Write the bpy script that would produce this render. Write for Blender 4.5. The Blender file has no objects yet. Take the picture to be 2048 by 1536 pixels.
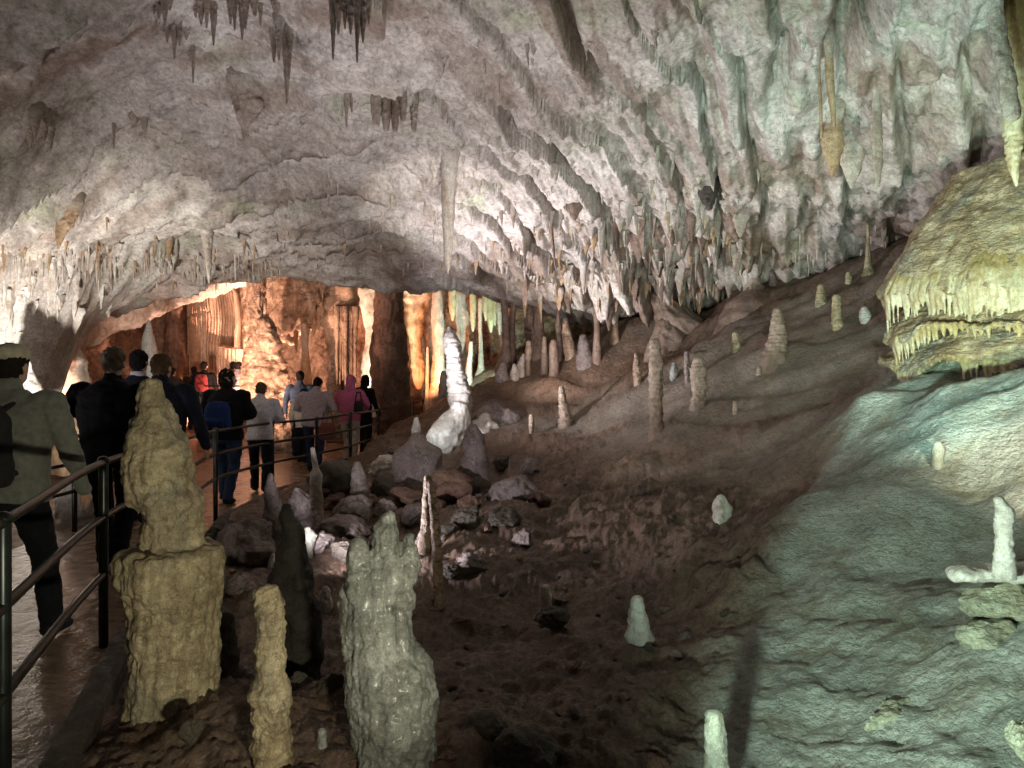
import bpy, bmesh, math, random
import numpy as np
from mathutils import Vector

random.seed(7)
RNG = np.random.default_rng(11)
S = bpy.context.scene
COL = S.collection

# ------------------------------------------------------------------ camera
F = 1490.0            # focal length in photo pixels (2048 wide)
EYE = 1.55
cam_d = bpy.data.cameras.new('camera')
cam_d.sensor_fit = 'HORIZONTAL'
cam_d.sensor_width = 36.0
cam_d.lens = F / 2048 * 36.0
cam_d.clip_start = 0.05
cam_d.clip_end = 500
cam = bpy.data.objects.new('camera', cam_d)
COL.objects.link(cam)
cam.location = (0, 0, EYE)
cam.rotation_euler = (math.radians(90), 0, 0)
S.camera = cam

# ------------------------------------------------------------------ world and exposure
W = bpy.data.worlds.new('World')
S.world = W
W.use_nodes = True
W.node_tree.nodes['Background'].inputs[0].default_value = (1.0, 0.86, 0.74, 1)
W.node_tree.nodes['Background'].inputs[1].default_value = 0.026  # faint warm fill added; no sky reaches into the cave
S.view_settings.view_transform = 'Standard'
S.view_settings.look = 'None'
S.view_settings.exposure = 0.6
S.view_settings.gamma = 1.0
S.render.engine = 'CYCLES'
S.cycles.use_denoising = True
S.cycles.max_bounces = 6
S.cycles.diffuse_bounces = 4
S.cycles.sample_clamp_indirect = 4.0


def P(px, py, Y):
    """photo pixel + distance ahead -> world point"""
    return Vector(((px - 1024) * Y / F, Y, EYE + (768 - py) * Y / F))


# ------------------------------------------------------------------ cave floodlights (positions in the cave)
def lamp(name, loc, target, power, color, angle=90, blend=0.6, radius=0.06):
    d = bpy.data.lights.new(name, 'SPOT')
    d.energy = power
    d.color = color
    d.spot_size = math.radians(angle)
    d.spot_blend = blend
    d.shadow_soft_size = radius
    o = bpy.data.objects.new(name, d)
    COL.objects.link(o)
    o.location = loc
    o.rotation_euler = (Vector(target) - Vector(loc)).to_track_quat('-Z', 'Y').to_euler()
    return o


WHITE = (0.98, 0.93, 0.97)
GREEN = (0.76, 1.0, 0.82)
ORANGE = (1.0, 0.52, 0.36)
# foreground right: low greenish lamp at the foot of the flowstone
lamp('floodlight_flowstone', (0.15, 1.4, 0.46), (3.3, 5.0, 1.85), 390, GREEN, 88, 1.0)
lamp('floodlight_cone', (2.75, 3.35, 1.05), (4.7, 6.9, 2.2), 310, (1.0, 0.96, 0.72), 74, 0.8)
lamp('floodlight_right_roof', (2.3, 4.2, 1.2), (4.4, 8.6, 4.1), 360, (0.58, 1.0, 0.90), 85, 0.9)
lamp('floodlight_foreground', (0.35, 0.35, 0.75), (-1.25, 3.4, 0.95), 165, (1.0, 0.93, 0.70), 52, 0.8, .05)
# lamp behind the dark rock beside the walkway
lamp('floodlight_rocks', P(590, 1120, 5.9), (0.6, 8.4, 3.2), 165, (.97, .92, 1.0), 140, 0.5)
# lamp behind the purple rocks, up on the vault
lamp('floodlight_vault', (-1.4, 10.9, 1.1), (2.0, 11.8, 4.3), 640, WHITE, 128, 1.0, .15)
lamp('fill_pillar', (-1.75, 10.4, 0.75), (-0.80, 12.2, 1.45), 70, (.92, .96, 1.0), 70, 0.6)  # added fill spot so the white pillar keeps its light
lamp('floodlight_vault_near', P(1010, 1120, 6.2), (0.7, 8.2, 4.6), 300, (.98, .94, .95), 110, 0.9)
lamp('floodlight_back', (0.3, 12.4, 1.75), (1.6, 15.6, 2.9), 90, (1.0, .88, .84), 110, 0.8)
lamp('fill_slope', (0.2, 7.6, 1.1), (3.6, 10.5, 2.0), 55, (1.0, .88, .80), 90, 0.9)  # added fill, stands in for vault light bounced onto the slope
# left wall
lamp('floodlight_left_wall', (-5.6, 8.4, 0.35), (-7.0, 10.8, 2.6), 570, (1.0, 0.95, 0.88), 120, 0.7)
lamp('floodlight_left_roof', (-5.7, 5.2, 0.3), (-4.2, 8.6, 4.2), 175, (1.0, 0.92, 0.92), 105, 0.9)
# rear chamber
lamp('floodlight_drapery', (-9.3, 20.2, 0.35), P(425, 650, 20.7), 1000, ORANGE, 130, 0.6)
lamp('floodlight_drapery_right', (-6.1, 18.3, 0.3), P(430, 640, 21), 750, ORANGE, 80, 0.8)
lamp('floodlight_columns', (-6.3, 13.0, 0.35), P(610, 640, 18.5), 2100, (1.0, .58, .42), 62, 0.8)
lamp('floodlight_lip', (-4.3, 15.6, 0.9), P(600, 590, 19.2), 1500, (1.0, .58, .42), 80, 0.9)
lamp('floodlight_archway', P(610, 770, 19.5), P(600, 640, 21), 1000, ORANGE, 140, 0.6)
lamp('floodlight_pale_column', P(735, 800, 18.6), P(735, 640, 21), 280, (0.90, 1.0, 0.80), 100, 0.6)
lamp('floodlight_hanging_column', P(836, 800, 18.5), P(835, 640, 21), 420, (1.0, .34, .12), 90, 0.6)
lamp('floodlight_recess', P(955, 770, 18.2), P(955, 630, 22), 300, (0.72, 1.0, 0.84), 110, 0.6)


# ------------------------------------------------------------------ noise
def _hash(ix, iy, iz):
    h = (ix.astype(np.int64) * 374761393 + iy.astype(np.int64) * 668265263 + iz.astype(np.int64) * 2147483647) & 0xffffffff
    h = ((h ^ (h >> 13)) * 1274126177) & 0xffffffff
    h = ((h ^ (h >> 16)) * 2246822519) & 0xffffffff
    return ((h ^ (h >> 15)) & 0xffff).astype(np.float64) / 32767.5 - 1.0


def vnoise(x, y, z):
    x, y, z = np.broadcast_arrays(np.asarray(x, float), np.asarray(y, float), np.asarray(z, float))
    ix, iy, iz = np.floor(x), np.floor(y), np.floor(z)
    fx, fy, fz = x - ix, y - iy, z - iz
    fx = fx * fx * fx * (fx * (fx * 6 - 15) + 10)
    fy = fy * fy * fy * (fy * (fy * 6 - 15) + 10)
    fz = fz * fz * fz * (fz * (fz * 6 - 15) + 10)
    r = 0
    for a in (0, 1):
        for b in (0, 1):
            for c in (0, 1):
                w = (fx if a else 1 - fx) * (fy if b else 1 - fy) * (fz if c else 1 - fz)
                r = r + w * _hash(ix + a, iy + b, iz + c)
    return r


def fbm(x, y, z, octs=4, gain=0.5):
    r, a, f = 0, 1.0, 1.0
    for i in range(octs):
        r = r + a * vnoise(x * f + 17.3 * i, y * f - 9.1 * i, z * f + 3.7 * i)
        a *= gain
        f *= 2.03
    return r


def sstep(a, b, x):
    t = np.clip((x - a) / (b - a), 0, 1)
    return t * t * (3 - 2 * t)


# ------------------------------------------------------------------ materials
MATS = {}


def ramp(nt, fac, stops):
    r = nt.nodes.new('ShaderNodeValToRGB')
    e = r.color_ramp.elements
    while len(e) < len(stops):
        e.new(0.5)
    for i, (p, c) in enumerate(stops):
        e[i].position = p
        e[i].color = (*c, 1) if len(c) == 3 else c
    nt.links.new(fac, r.inputs[0])
    return r.outputs[0]


def rock_mat(name, c1, c2, stain, scale=1.5, bump=0.5, rough=(0.45, 0.8), streak=0.35, ripple=0.0,
             speck=0.35, extra=None, flow=None, dist=0.03, extra_lo=0.55, stain_lo=0.5, coat=0.0, crack=0.0, bands=0.0, attr_stain=False, root=None, foot=None, crack_map=(1, 1, 1)):
    m = bpy.data.materials.new(name)
    m.use_nodes = True
    nt = m.node_tree
    L = nt.links
    N = nt.nodes
    b = N['Principled BSDF']
    geo = N.new('ShaderNodeNewGeometry')
    pos = geo.outputs['Position']

    def noise(sc, detail=6, roughn=0.6, mapping=None, distort=0.0):
        n = N.new('ShaderNodeTexNoise')
        n.inputs['Scale'].default_value = sc
        n.inputs['Detail'].default_value = detail
        n.inputs['Roughness'].default_value = roughn
        n.inputs['Distortion'].default_value = distort
        if mapping:
            mp = N.new('ShaderNodeMapping')
            mp.inputs['Scale'].default_value = mapping
            L.new(pos, mp.inputs[0])
            L.new(mp.outputs[0], n.inputs['Vector'])
        else:
            L.new(pos, n.inputs['Vector'])
        return n.outputs[0]

    def mix(fac, a, bb, mode='MIX'):
        x = N.new('ShaderNodeMix')
        x.data_type = 'RGBA'
        x.blend_type = mode
        x.clamp_factor = True
        if isinstance(fac, float):
            x.inputs[0].default_value = fac
        else:
            L.new(fac, x.inputs[0])
        for i, v in ((6, a), (7, bb)):
            if isinstance(v, tuple):
                x.inputs[i].default_value = (*v, 1)
            else:
                L.new(v, x.inputs[i])
        return x.outputs[2]

    def mul(v, k):
        x = N.new('ShaderNodeMath')
        x.operation = 'MULTIPLY'
        L.new(v, x.inputs[0])
        x.inputs[1].default_value = k
        return x.outputs[0]

    col = ramp(nt, noise(scale, 8, 0.65), [(0.32, c1), (0.68, c2)])
    st = ramp(nt, noise(scale * 0.9, 5, 0.6, (1, 1, 1), 0.6), [(stain_lo, (0, 0, 0)), (stain_lo + 0.22, (1, 1, 1))])
    col = mix(mul(st, 0.75), col, stain)
    if streak > 0:
        sk = ramp(nt, noise(scale * 4.0, 4, 0.6, (1, 1, 0.12)), [(0.48, (0, 0, 0)), (0.72, (1, 1, 1))])
        col = mix(mul(sk, streak), col, stain)
    if extra:
        ex = ramp(nt, noise(scale * 0.55 + 0.13, 5, 0.7, (1.0, 1.1, 0.9), 0.3), [(extra_lo, (0, 0, 0)), (extra_lo + 0.16, (1, 1, 1))])
        col = mix(mul(ex, 0.7), col, extra)
    if speck > 0:
        sp = ramp(nt, noise(scale * 14, 5, 0.75), [(0.30, (1, 1, 1)), (0.45, (0, 0, 0))])
        col = mix(mul(sp, speck), col, tuple(v * 0.45 for v in stain))
    ck = None
    if crack > 0:
        cn = noise(scale * 1.7, 7, 0.62, crack_map, 0.4)
        ck = ramp(nt, cn, [(0.462, (0, 0, 0)), (0.492, (1, 1, 1)), (0.508, (1, 1, 1)), (0.538, (0, 0, 0))])
        msk = ramp(nt, noise(scale * 1.1 + .37, 3, 0.5), [(0.44, (0, 0, 0)), (0.58, (1, 1, 1))])
        ck = mix(1.0, ck, msk, 'MULTIPLY')
        col = mix(mul(ck, crack), col, tuple(v * 0.30 for v in stain))
    if attr_stain:
        at2 = N.new('ShaderNodeAttribute')
        at2.attribute_name = 'stain'
        col = mix(at2.outputs['Fac'], col, stain)
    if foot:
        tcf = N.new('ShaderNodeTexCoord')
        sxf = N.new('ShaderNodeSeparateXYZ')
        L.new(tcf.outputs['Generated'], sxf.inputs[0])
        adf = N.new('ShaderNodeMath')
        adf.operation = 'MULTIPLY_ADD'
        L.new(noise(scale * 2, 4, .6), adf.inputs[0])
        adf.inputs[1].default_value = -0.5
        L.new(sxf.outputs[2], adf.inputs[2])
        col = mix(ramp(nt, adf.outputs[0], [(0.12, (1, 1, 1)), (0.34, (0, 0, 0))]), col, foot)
    if root:
        tc = N.new('ShaderNodeTexCoord')
        sx = N.new('ShaderNodeSeparateXYZ')
        L.new(tc.outputs['Generated'], sx.inputs[0])
        ad = N.new('ShaderNodeMath')
        ad.operation = 'MULTIPLY_ADD'
        L.new(noise(scale * 3, 4, .6), ad.inputs[0])
        ad.inputs[1].default_value = 0.5
        L.new(sx.outputs[2], ad.inputs[2])
        col = mix(ramp(nt, ad.outputs[0], [(0.80, (0, 0, 0)), (1.08, (1, 1, 1))]), col, root)
    if bands > 0:
        bn = ramp(nt, noise(scale * 1.0, 4, .6, (.35, .35, 4.2), .5), [(0.42, (0, 0, 0)), (0.62, (1, 1, 1))])
        col = mix(mul(bn, bands), col, stain)
    mott = noise(scale * 5.5, 6, 0.7)
    col = mix(0.45, col, ramp(nt, mott, [(0.34, (0.26, 0.25, 0.24)), (0.66, (0.76, 0.76, 0.75))]), 'OVERLAY')
    fine = noise(scale * 26, 6, 0.7)
    col = mix(0.5, col, ramp(nt, fine, [(0.36, (0.22, 0.22, 0.22)), (0.64, (0.78, 0.78, 0.78))]), 'OVERLAY')
    flow_fac = None
    if flow:
        at = N.new('ShaderNodeAttribute')
        at.attribute_name = 'flow'
        flow_fac = at.outputs['Fac']
        fc = ramp(nt, noise(2.4, 8, 0.65), [(0.30, flow[0]), (0.62, flow[1])])
        fs = ramp(nt, noise(3.2, 6, 0.65, (1, 1, .45), 0.5), [(0.50, (0, 0, 0)), (0.70, (1, 1, 1))])
        fc = mix(mul(fs, 0.7), fc, flow[2])
        fk = ramp(nt, noise(5, 5, .65, (1, 1, 2.2), .3), [(0.52, (0, 0, 0)), (0.74, (1, 1, 1))])
        fc = mix(mul(fk, 0.55), fc, (.13, .10, .06))
        fc = mix(0.5, fc, ramp(nt, fine, [(0.36, (0.24, 0.24, 0.24)), (0.64, (0.78, 0.78, 0.78))]), 'OVERLAY')
        col = mix(flow_fac, col, fc)
    L.new(col, b.inputs['Base Color'])
    rr = ramp(nt, noise(scale * 5, 4, 0.6), [(0.35, (rough[0],) * 3), (0.65, (rough[1],) * 3)])
    L.new(rr, b.inputs['Roughness'])
    b.inputs['Specular IOR Level'].default_value = 0.45
    if coat:
        b.inputs['Coat Weight'].default_value = coat
        b.inputs['Coat Roughness'].default_value = 0.22
    h = noise(scale * 7, 10, 0.68)
    bm1 = N.new('ShaderNodeBump')
    bm1.inputs['Strength'].default_value = bump
    bm1.inputs['Distance'].default_value = dist
    L.new(h, bm1.inputs['Height'])
    last = bm1
    if ripple > 0:
        rp = noise(1.0, 5, 0.6, (15, 15, 33), 0.4)
        bm2 = N.new('ShaderNodeBump')
        bm2.inputs['Distance'].default_value = 0.03
        if flow_fac is not None:
            mm = mul(flow_fac, ripple)
            L.new(mm, bm2.inputs['Strength'])
        else:
            bm2.inputs['Strength'].default_value = ripple
        L.new(rp, bm2.inputs['Height'])
        L.new(bm1.outputs[0], bm2.inputs['Normal'])
        last = bm2
    L.new(last.outputs[0], b.inputs['Normal'])
    MATS[name] = m
    return m


rock_mat('vault_limestone', (.36, .31, .275), (.60, .555, .515), (.20, .135, .095), 0.9, 0.65, (.5, .85), .10, 0, .75,
         extra=(.30, .34, .20), dist=0.05, extra_lo=.54, stain_lo=.52, crack=.25, crack_map=(.7, 1.1, 1), attr_stain=True)
rock_mat('clay_and_flowstone', (.098, .062, .041), (.205, .142, .103), (.125, .064, .033), 2.0, .9, (.32, .7), 0, 1.0, .6,
         flow=((.22, .245, .215), (.43, .455, .41), (.20, .165, .09)), dist=0.05, crack=.5)
rock_mat('wall_limestone', (.20, .12, .08), (.40, .28, .20), (.10, .055, .035), 0.9, 0.9, (.5, .85), .5, 0, .6, dist=0.08, crack=.8)
rock_mat('pale_calcite', (.50, .47, .43), (.70, .67, .62), (.27, .20, .14), 5, 0.7, (.3, .6), .4, 0, .5, dist=0.015)
rock_mat('cream_calcite', (.32, .26, .15), (.56, .485, .32), (.17, .115, .06), 6, 0.9, (.40, .75), .6, 0, .6, dist=0.014, extra=(.20, .21, .175), extra_lo=.53, crack=.5, bands=.22)
rock_mat('grey_calcite', (.20, .215, .20), (.44, .455, .42), (.10, .10, .08), 5.5, 0.9, (.18, .5), .6, 0, .6, dist=0.014, extra=(.17, .20, .18), extra_lo=.54, crack=.4, bands=.35, coat=.25)
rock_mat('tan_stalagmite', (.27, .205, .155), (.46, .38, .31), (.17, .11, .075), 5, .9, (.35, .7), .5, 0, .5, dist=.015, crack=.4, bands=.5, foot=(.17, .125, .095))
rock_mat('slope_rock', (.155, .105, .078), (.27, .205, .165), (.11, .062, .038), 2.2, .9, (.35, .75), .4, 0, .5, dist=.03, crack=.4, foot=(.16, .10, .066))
rock_mat('lit_stub', (.20, .205, .17), (.34, .34, .28), (.14, .12, .08), 7, 0.9, (.3, .6), .4, 0, .6, dist=0.012)
rock_mat('purple_rock', (.15, .12, .108), (.29, .24, .222), (.09, .06, .055), 3.2, 0.9, (.35, .75), .3, 0, .55, dist=0.03, crack=.6)
rock_mat('banded_calcite', (.28, .26, .25), (.46, .43, .41), (.20, .15, .12), 3.5, .9, (.35, .7), .5, 0, .6, dist=.02, crack=.5)
rock_mat('umber_column', (.18, .115, .085), (.33, .24, .19), (.10, .06, .045), 3, .8, (.4, .75), .6, .2, .5, dist=.03, crack=.4)
rock_mat('shaded_rock', (.018, .015, .012), (.042, .036, .029), (.012, .009, .006), 3, 0.9, (.45, .8), .2, 0, .5, dist=0.03)  # dark rock painted darker to hold the shade of an unlit silhouette
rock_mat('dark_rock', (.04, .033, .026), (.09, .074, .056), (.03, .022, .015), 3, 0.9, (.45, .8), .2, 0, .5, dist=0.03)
rock_mat('tan_column', (.27, .18, .12), (.52, .39, .28), (.13, .07, .045), 2.2, 0.9, (.4, .8), .7, .35, .6, dist=0.05, crack=.85, crack_map=(1, 1, 2.2))
rock_mat('curtain_stone', (.42, .30, .22), (.58, .44, .33), (.24, .14, .09), 2.2, .6, (.4, .8), .6, 0, .3, dist=.03)
rock_mat('brown_column', (.13, .072, .048), (.25, .15, .105), (.07, .038, .026), 2.4, 0.8, (.4, .75), .6, .2, .5, dist=0.04, crack=.6)
rock_mat('orange_stalactite', (.32, .20, .11), (.50, .36, .23), (.18, .08, .035), 3, 0.7, (.4, .7), .5, 0, .4, dist=0.025, root=(.46, .40, .34))
rock_mat('brown_stalactite', (.30, .235, .19), (.49, .42, .365), (.19, .13, .10), 3, 0.8, (.4, .75), .6, 0, .4, dist=0.03, root=(.47, .42, .375))
rock_mat('pale_stalactite', (.40, .34, .29), (.60, .55, .49), (.25, .165, .11), 3, 0.7, (.4, .75), .6, 0, .4, dist=0.025, root=(.50, .455, .41))
rock_mat('golden_flowstone', (.31, .225, .11), (.58, .49, .33), (.165, .105, .05), 2.6, 0.9, (.30, .7), .55, .9, .5, dist=0.03, extra=(.31, .34, .29), extra_lo=.53, crack=.6, crack_map=(1.3, 1.3, 2.6))
rock_mat('cream_fringe', (.42, .36, .21), (.64, .60, .42), (.30, .18, .07), 4.5, 0.7, (.3, .6), .7, 0, .35, dist=0.016, root=(.34, .26, .11))
rock_mat('flow_sheet', (.25, .26, .19), (.42, .43, .33), (.22, .17, .08), 2.4, .9, (.32, .7), .5, 1.0, .6, dist=.03, crack=.3)


def plain_mat(name, c, rough=0.8, metal=0.0, var=0.25, scale=12, bump=0.15, sheen=0.0, dist=.01):
    m = bpy.data.materials.new(name)
    m.use_nodes = True
    nt = m.node_tree
    b = nt.nodes['Principled BSDF']
    geo = nt.nodes.new('ShaderNodeNewGeometry')
    n = nt.nodes.new('ShaderNodeTexNoise')
    n.inputs['Scale'].default_value = scale
    n.inputs['Detail'].default_value = 6
    nt.links.new(geo.outputs['Position'], n.inputs['Vector'])
    col = ramp(nt, n.outputs[0], [(0.3, tuple(v * (1 - var) for v in c)), (0.7, tuple(min(1, v * (1 + var)) for v in c))])
    nt.links.new(col, b.inputs['Base Color'])
    b.inputs['Roughness'].default_value = rough
    b.inputs['Specular IOR Level'].default_value = .12 if rough > .8 else .5
    b.inputs['Metallic'].default_value = metal
    if sheen:
        b.inputs['Sheen Weight'].default_value = sheen
    bp = nt.nodes.new('ShaderNodeBump')
    bp.inputs['Strength'].default_value = bump
    bp.inputs['Distance'].default_value = dist
    nt.links.new(n.outputs[0], bp.inputs['Height'])
    nt.links.new(bp.outputs[0], b.inputs['Normal'])
    MATS[name] = m
    return m


plain_mat('rail_paint', (.020, .024, .022), .32, .6, .5, 9, .1)
plain_mat('wet_concrete', (.22, .155, .105), .25, 0, .4, 7, .6, dist=.03)
plain_mat('skin', (.42, .25, .18), .55, 0, .08, 20, .05)
for nm, c in dict(cap_cloth=(.40, .36, .27), fleece=(.15, .155, .13), black_cloth=(.007, .007, .008), navy_cloth=(.010, .012, .022),
                  dark_trousers=(.009, .010, .013), jeans=(.022, .036, .075), blue_cloth=(.012, .026, .10), white_cloth=(.46, .43, .45),
                  lilac_cloth=(.29, .235, .25), pink_cloth=(.45, .115, .22), cream_trousers=(.36, .32, .28), cream_knit=(.50, .44, .37),
                  red_cloth=(.20, .030, .030), olive_cloth=(.055, .045, .03), maroon_cloth=(.13, .045, .035), charcoal_cloth=(.02, .019, .02),
                  steel_blue_cloth=(.04, .06, .10), hair_dark=(.014, .011, .009), hair_brown=(.075, .045, .026), hair_fair=(.13, .10, .07),
                  hair_grey=(.28, .25, .22), shoe_dark=(.012, .012, .013), hair_black=(.007, .006, .006)).items():
    plain_mat(nm, c, .85, 0, .2, 30, .25, sheen=.15 if c[0] > .08 else .02)
plain_mat('eye_white', (.6, .58, .55), .3)


# ------------------------------------------------------------------ mesh helpers
def tag(o, label=None, cat=None, group=None, kind=None):
    if label: o['label'] = label
    if cat: o['category'] = cat
    if group: o['group'] = group
    if kind: o['kind'] = kind
    return o


def mesh_obj(name, verts, faces, mat, parent=None, smooth=True, origin=None):
    v = np.asarray(verts, dtype=np.float64).reshape(-1, 3)
    if origin is not None:
        v = v - np.asarray(origin)[None]
    me = bpy.data.meshes.new(name)
    me.from_pydata(v.tolist() if len(v) < 200000 else v, [], faces if isinstance(faces, list) else faces.tolist())
    me.update()
    if smooth:
        me.polygons.foreach_set('use_smooth', [True] * len(me.polygons))
    if mat:
        me.materials.append(MATS[mat] if isinstance(mat, str) else mat)
    o = bpy.data.objects.new(name, me)
    COL.objects.link(o)
    if origin is not None:
        o.location = origin
    if parent:
        o.parent = parent
    return o


def empty(name, loc, rz=0.0):
    o = bpy.data.objects.new(name, None)
    COL.objects.link(o)
    o.location = loc
    o.rotation_euler = (0, 0, rz)
    o.empty_display_size = 0.1
    return o


class Geo:
    """collects raw geometry that becomes one mesh"""
    def __init__(s):
        s.v, s.f, s.n = [], [], 0

    def add(s, v, f):
        v = np.asarray(v, float).reshape(-1, 3)
        s.v.append(v)
        s.f += [tuple(int(i) + s.n for i in q) for q in f]
        s.n += len(v)

    def verts(s):
        return np.concatenate(s.v)

    def grid_rings(s, rings, cap=True):
        """rings: (n, m, 3) closed loops"""
        n, m, _ = rings.shape
        f = []
        for i in range(n - 1):
            for j in range(m):
                k = (j + 1) % m
                f.append((i * m + j, i * m + k, (i + 1) * m + k, (i + 1) * m + j))
        v = rings.reshape(-1, 3)
        if cap:
            v = np.concatenate([v, rings[0].mean(0)[None], rings[-1].mean(0)[None]])
            a, b = n * m, n * m + 1
            for j in range(m):
                k = (j + 1) % m
                f.append((a, k, j))
                f.append((b, (n - 1) * m + j, (n - 1) * m + k))
        s.add(v, f)

    def limb(s, pts, radii, seg=14, flat=1.0):
        """capsule-ended tube through points"""
        pts = [Vector(p) for p in pts]
        pp, rr = [], []
        d0 = (pts[0] - pts[1]).normalized()
        d1 = (pts[-1] - pts[-2]).normalized()
        for a in (80, 55, 28):
            pp.append(pts[0] + d0 * radii[0] * math.sin(math.radians(a)))
            rr.append(radii[0] * math.cos(math.radians(a)))
        for i in range(len(pts)):
            pp.append(pts[i]); rr.append(radii[i])
            if i < len(pts) - 1:
                for t in (.33, .66):
                    pp.append(pts[i].lerp(pts[i + 1], t)); rr.append(radii[i] * (1 - t) + radii[i + 1] * t)
        for a in (28, 55, 80):
            pp.append(pts[-1] + d1 * radii[-1] * math.sin(math.radians(a)))
            rr.append(radii[-1] * math.cos(math.radians(a)))
        rings = []
        up = Vector((0, 1, 0)) if abs((pts[-1] - pts[0]).normalized().y) < .8 else Vector((0, 0, 1))
        for i in range(len(pp)):
            t = (pp[min(i + 1, len(pp) - 1)] - pp[max(i - 1, 0)]).normalized()
            a = t.cross(up).normalized()
            b = a.cross(t).normalized()
            rings.append([pp[i] + a * math.cos(q) * rr[i] + b * math.sin(q) * rr[i] * flat
                          for q in np.linspace(0, 2 * math.pi, seg, endpoint=False)])
        s.grid_rings(np.array(rings))

    def ellip(s, c, r, seg=16, rot=None):
        rings = []
        for a in np.linspace(-85, 85, seg // 2 + 3):
            a = math.radians(a)
            rings.append([Vector((r[0] * math.cos(a) * math.cos(q), r[1] * math.cos(a) * math.sin(q), r[2] * math.sin(a)))
                          for q in np.linspace(0, 2 * math.pi, seg, endpoint=False)])
        rings = np.array(rings)
        if rot is not None:
            rings = rings @ np.array(rot).T
        s.grid_rings(rings + np.array(c))

    def loft(s, rows, seg=28, power=2.0):
        """rows: (z, cx, cy, half width, half depth) horizontal ellipses"""
        rings = []
        for z, cx, cy, hw, hd in rows:
            q = np.linspace(0, 2 * np.pi, seg, endpoint=False)
            c, sn = np.cos(q), np.sin(q)
            rings.append(np.stack([cx + hw * np.sign(c) * np.abs(c) ** (2 / power), cy + hd * np.sign(sn) * np.abs(sn) ** (2 / power),
                                   np.full(seg, z)], 1))
        s.grid_rings(np.array(rings))

    def box(s, c, h, rz=0.0):
        c = np.array(c)
        v = np.array([[x, y, z] for x in (-1, 1) for y in (-1, 1) for z in (-1, 1)]) * np.array(h)
        ca, sa = math.cos(rz), math.sin(rz)
        v = v @ np.array([[ca, sa, 0], [-sa, ca, 0], [0, 0, 1]]) + c
        s.add(v, [(0, 1, 3, 2), (4, 6, 7, 5), (0, 4, 5, 1), (2, 3, 7, 6), (0, 2, 6, 4), (1, 5, 7, 3)])

    def build(s, name, mat, parent=None, smooth=True, origin=None):
        return mesh_obj(name, s.verts(), s.f, mat, parent, smooth, origin)

    def fused(s, name, mat, voxel, parent=None, origin=None, smooth_it=3, disp=None):
        """one continuous surface: voxel remesh, smooth, then displacement along the normal"""
        tmp = mesh_obj('tmp', s.verts(), s.f, None)
        md = tmp.modifiers.new('r', 'REMESH')
        md.mode = 'VOXEL'
        md.voxel_size = voxel
        if smooth_it:
            sm = tmp.modifiers.new('s', 'SMOOTH')
            sm.iterations = smooth_it
            sm.factor = 0.5
        dg = bpy.context.evaluated_depsgraph_get()
        me = bpy.data.meshes.new_from_object(tmp.evaluated_get(dg))
        old = tmp.data
        bpy.data.objects.remove(tmp)
        bpy.data.meshes.remove(old)
        n = len(me.vertices)
        co = np.empty(n * 3)
        me.vertices.foreach_get('co', co)
        co = co.reshape(-1, 3)
        if disp is not None:
            nr = np.empty(n * 3)
            me.vertices.foreach_get('normal', nr)
            co = co + nr.reshape(-1, 3) * disp(co)[:, None]
        if origin is not None:
            co = co - np.asarray(origin)[None]
        me.vertices.foreach_set('co', co.ravel())
        me.update()
        me.polygons.foreach_set('use_smooth', [True] * len(me.polygons))
        me.name = name
        me.materials.clear()
        me.materials.append(MATS[mat])
        o = bpy.data.objects.new(name, me)
        COL.objects.link(o)
        if origin is not None:
            o.location = origin
        if parent:
            o.parent = parent
        return o


# ------------------------------------------------------------------ thin plate interpolation
def tps(pts):
    p = np.array(pts, float)
    n = len(p)
    d = np.hypot(p[:, None, 0] - p[None, :, 0], p[:, None, 1] - p[None, :, 1])
    K = np.where(d > 0, d * d * np.log(d + 1e-12), 0) + np.eye(n) * 0.02
    Q = np.c_[np.ones(n), p[:, :2]]
    A = np.block([[K, Q], [Q.T, np.zeros((3, 3))]])
    w = np.linalg.solve(A, np.r_[p[:, 2], 0, 0, 0])

    def f(x, y):
        sh = x.shape
        x, y = x.ravel(), y.ravel()
        r = w[n] + w[n + 1] * x + w[n + 2] * y
        for i in range(n):
            dd = (x - p[i, 0]) ** 2 + (y - p[i, 1]) ** 2
            r = r + w[i] * 0.5 * dd * np.log(dd + 1e-12)
        return r.reshape(sh)
    return f


def px_pts(lst):
    return [tuple(P(*q)) for q in lst]


# rail line in plan: right edge of the walkway
RAIL = [(207, 925, 1318, 4.4), (352, 884, 1140, 6.3), (431, 862, 1030, 8.5), (545, 846, 985, 10.8), (633, 838, 960, 12.0),
        (701, 828, 940, 13.3), (757, 820, 912, 15.5), (790, 812, 893, 18.0), (826, 804, 880, 20.5), (846, 800, 868, 22.0)]
RX = np.array([-1.2, -1.78] + [(a - 1024) * d / F for a, _, _, d in RAIL] + [-2.4])
RY = np.array([1.0, 2.55] + [d for _, _, _, d in RAIL] + [24.0])


def rail_x(y):
    return np.interp(y, RY, RX)


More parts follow.
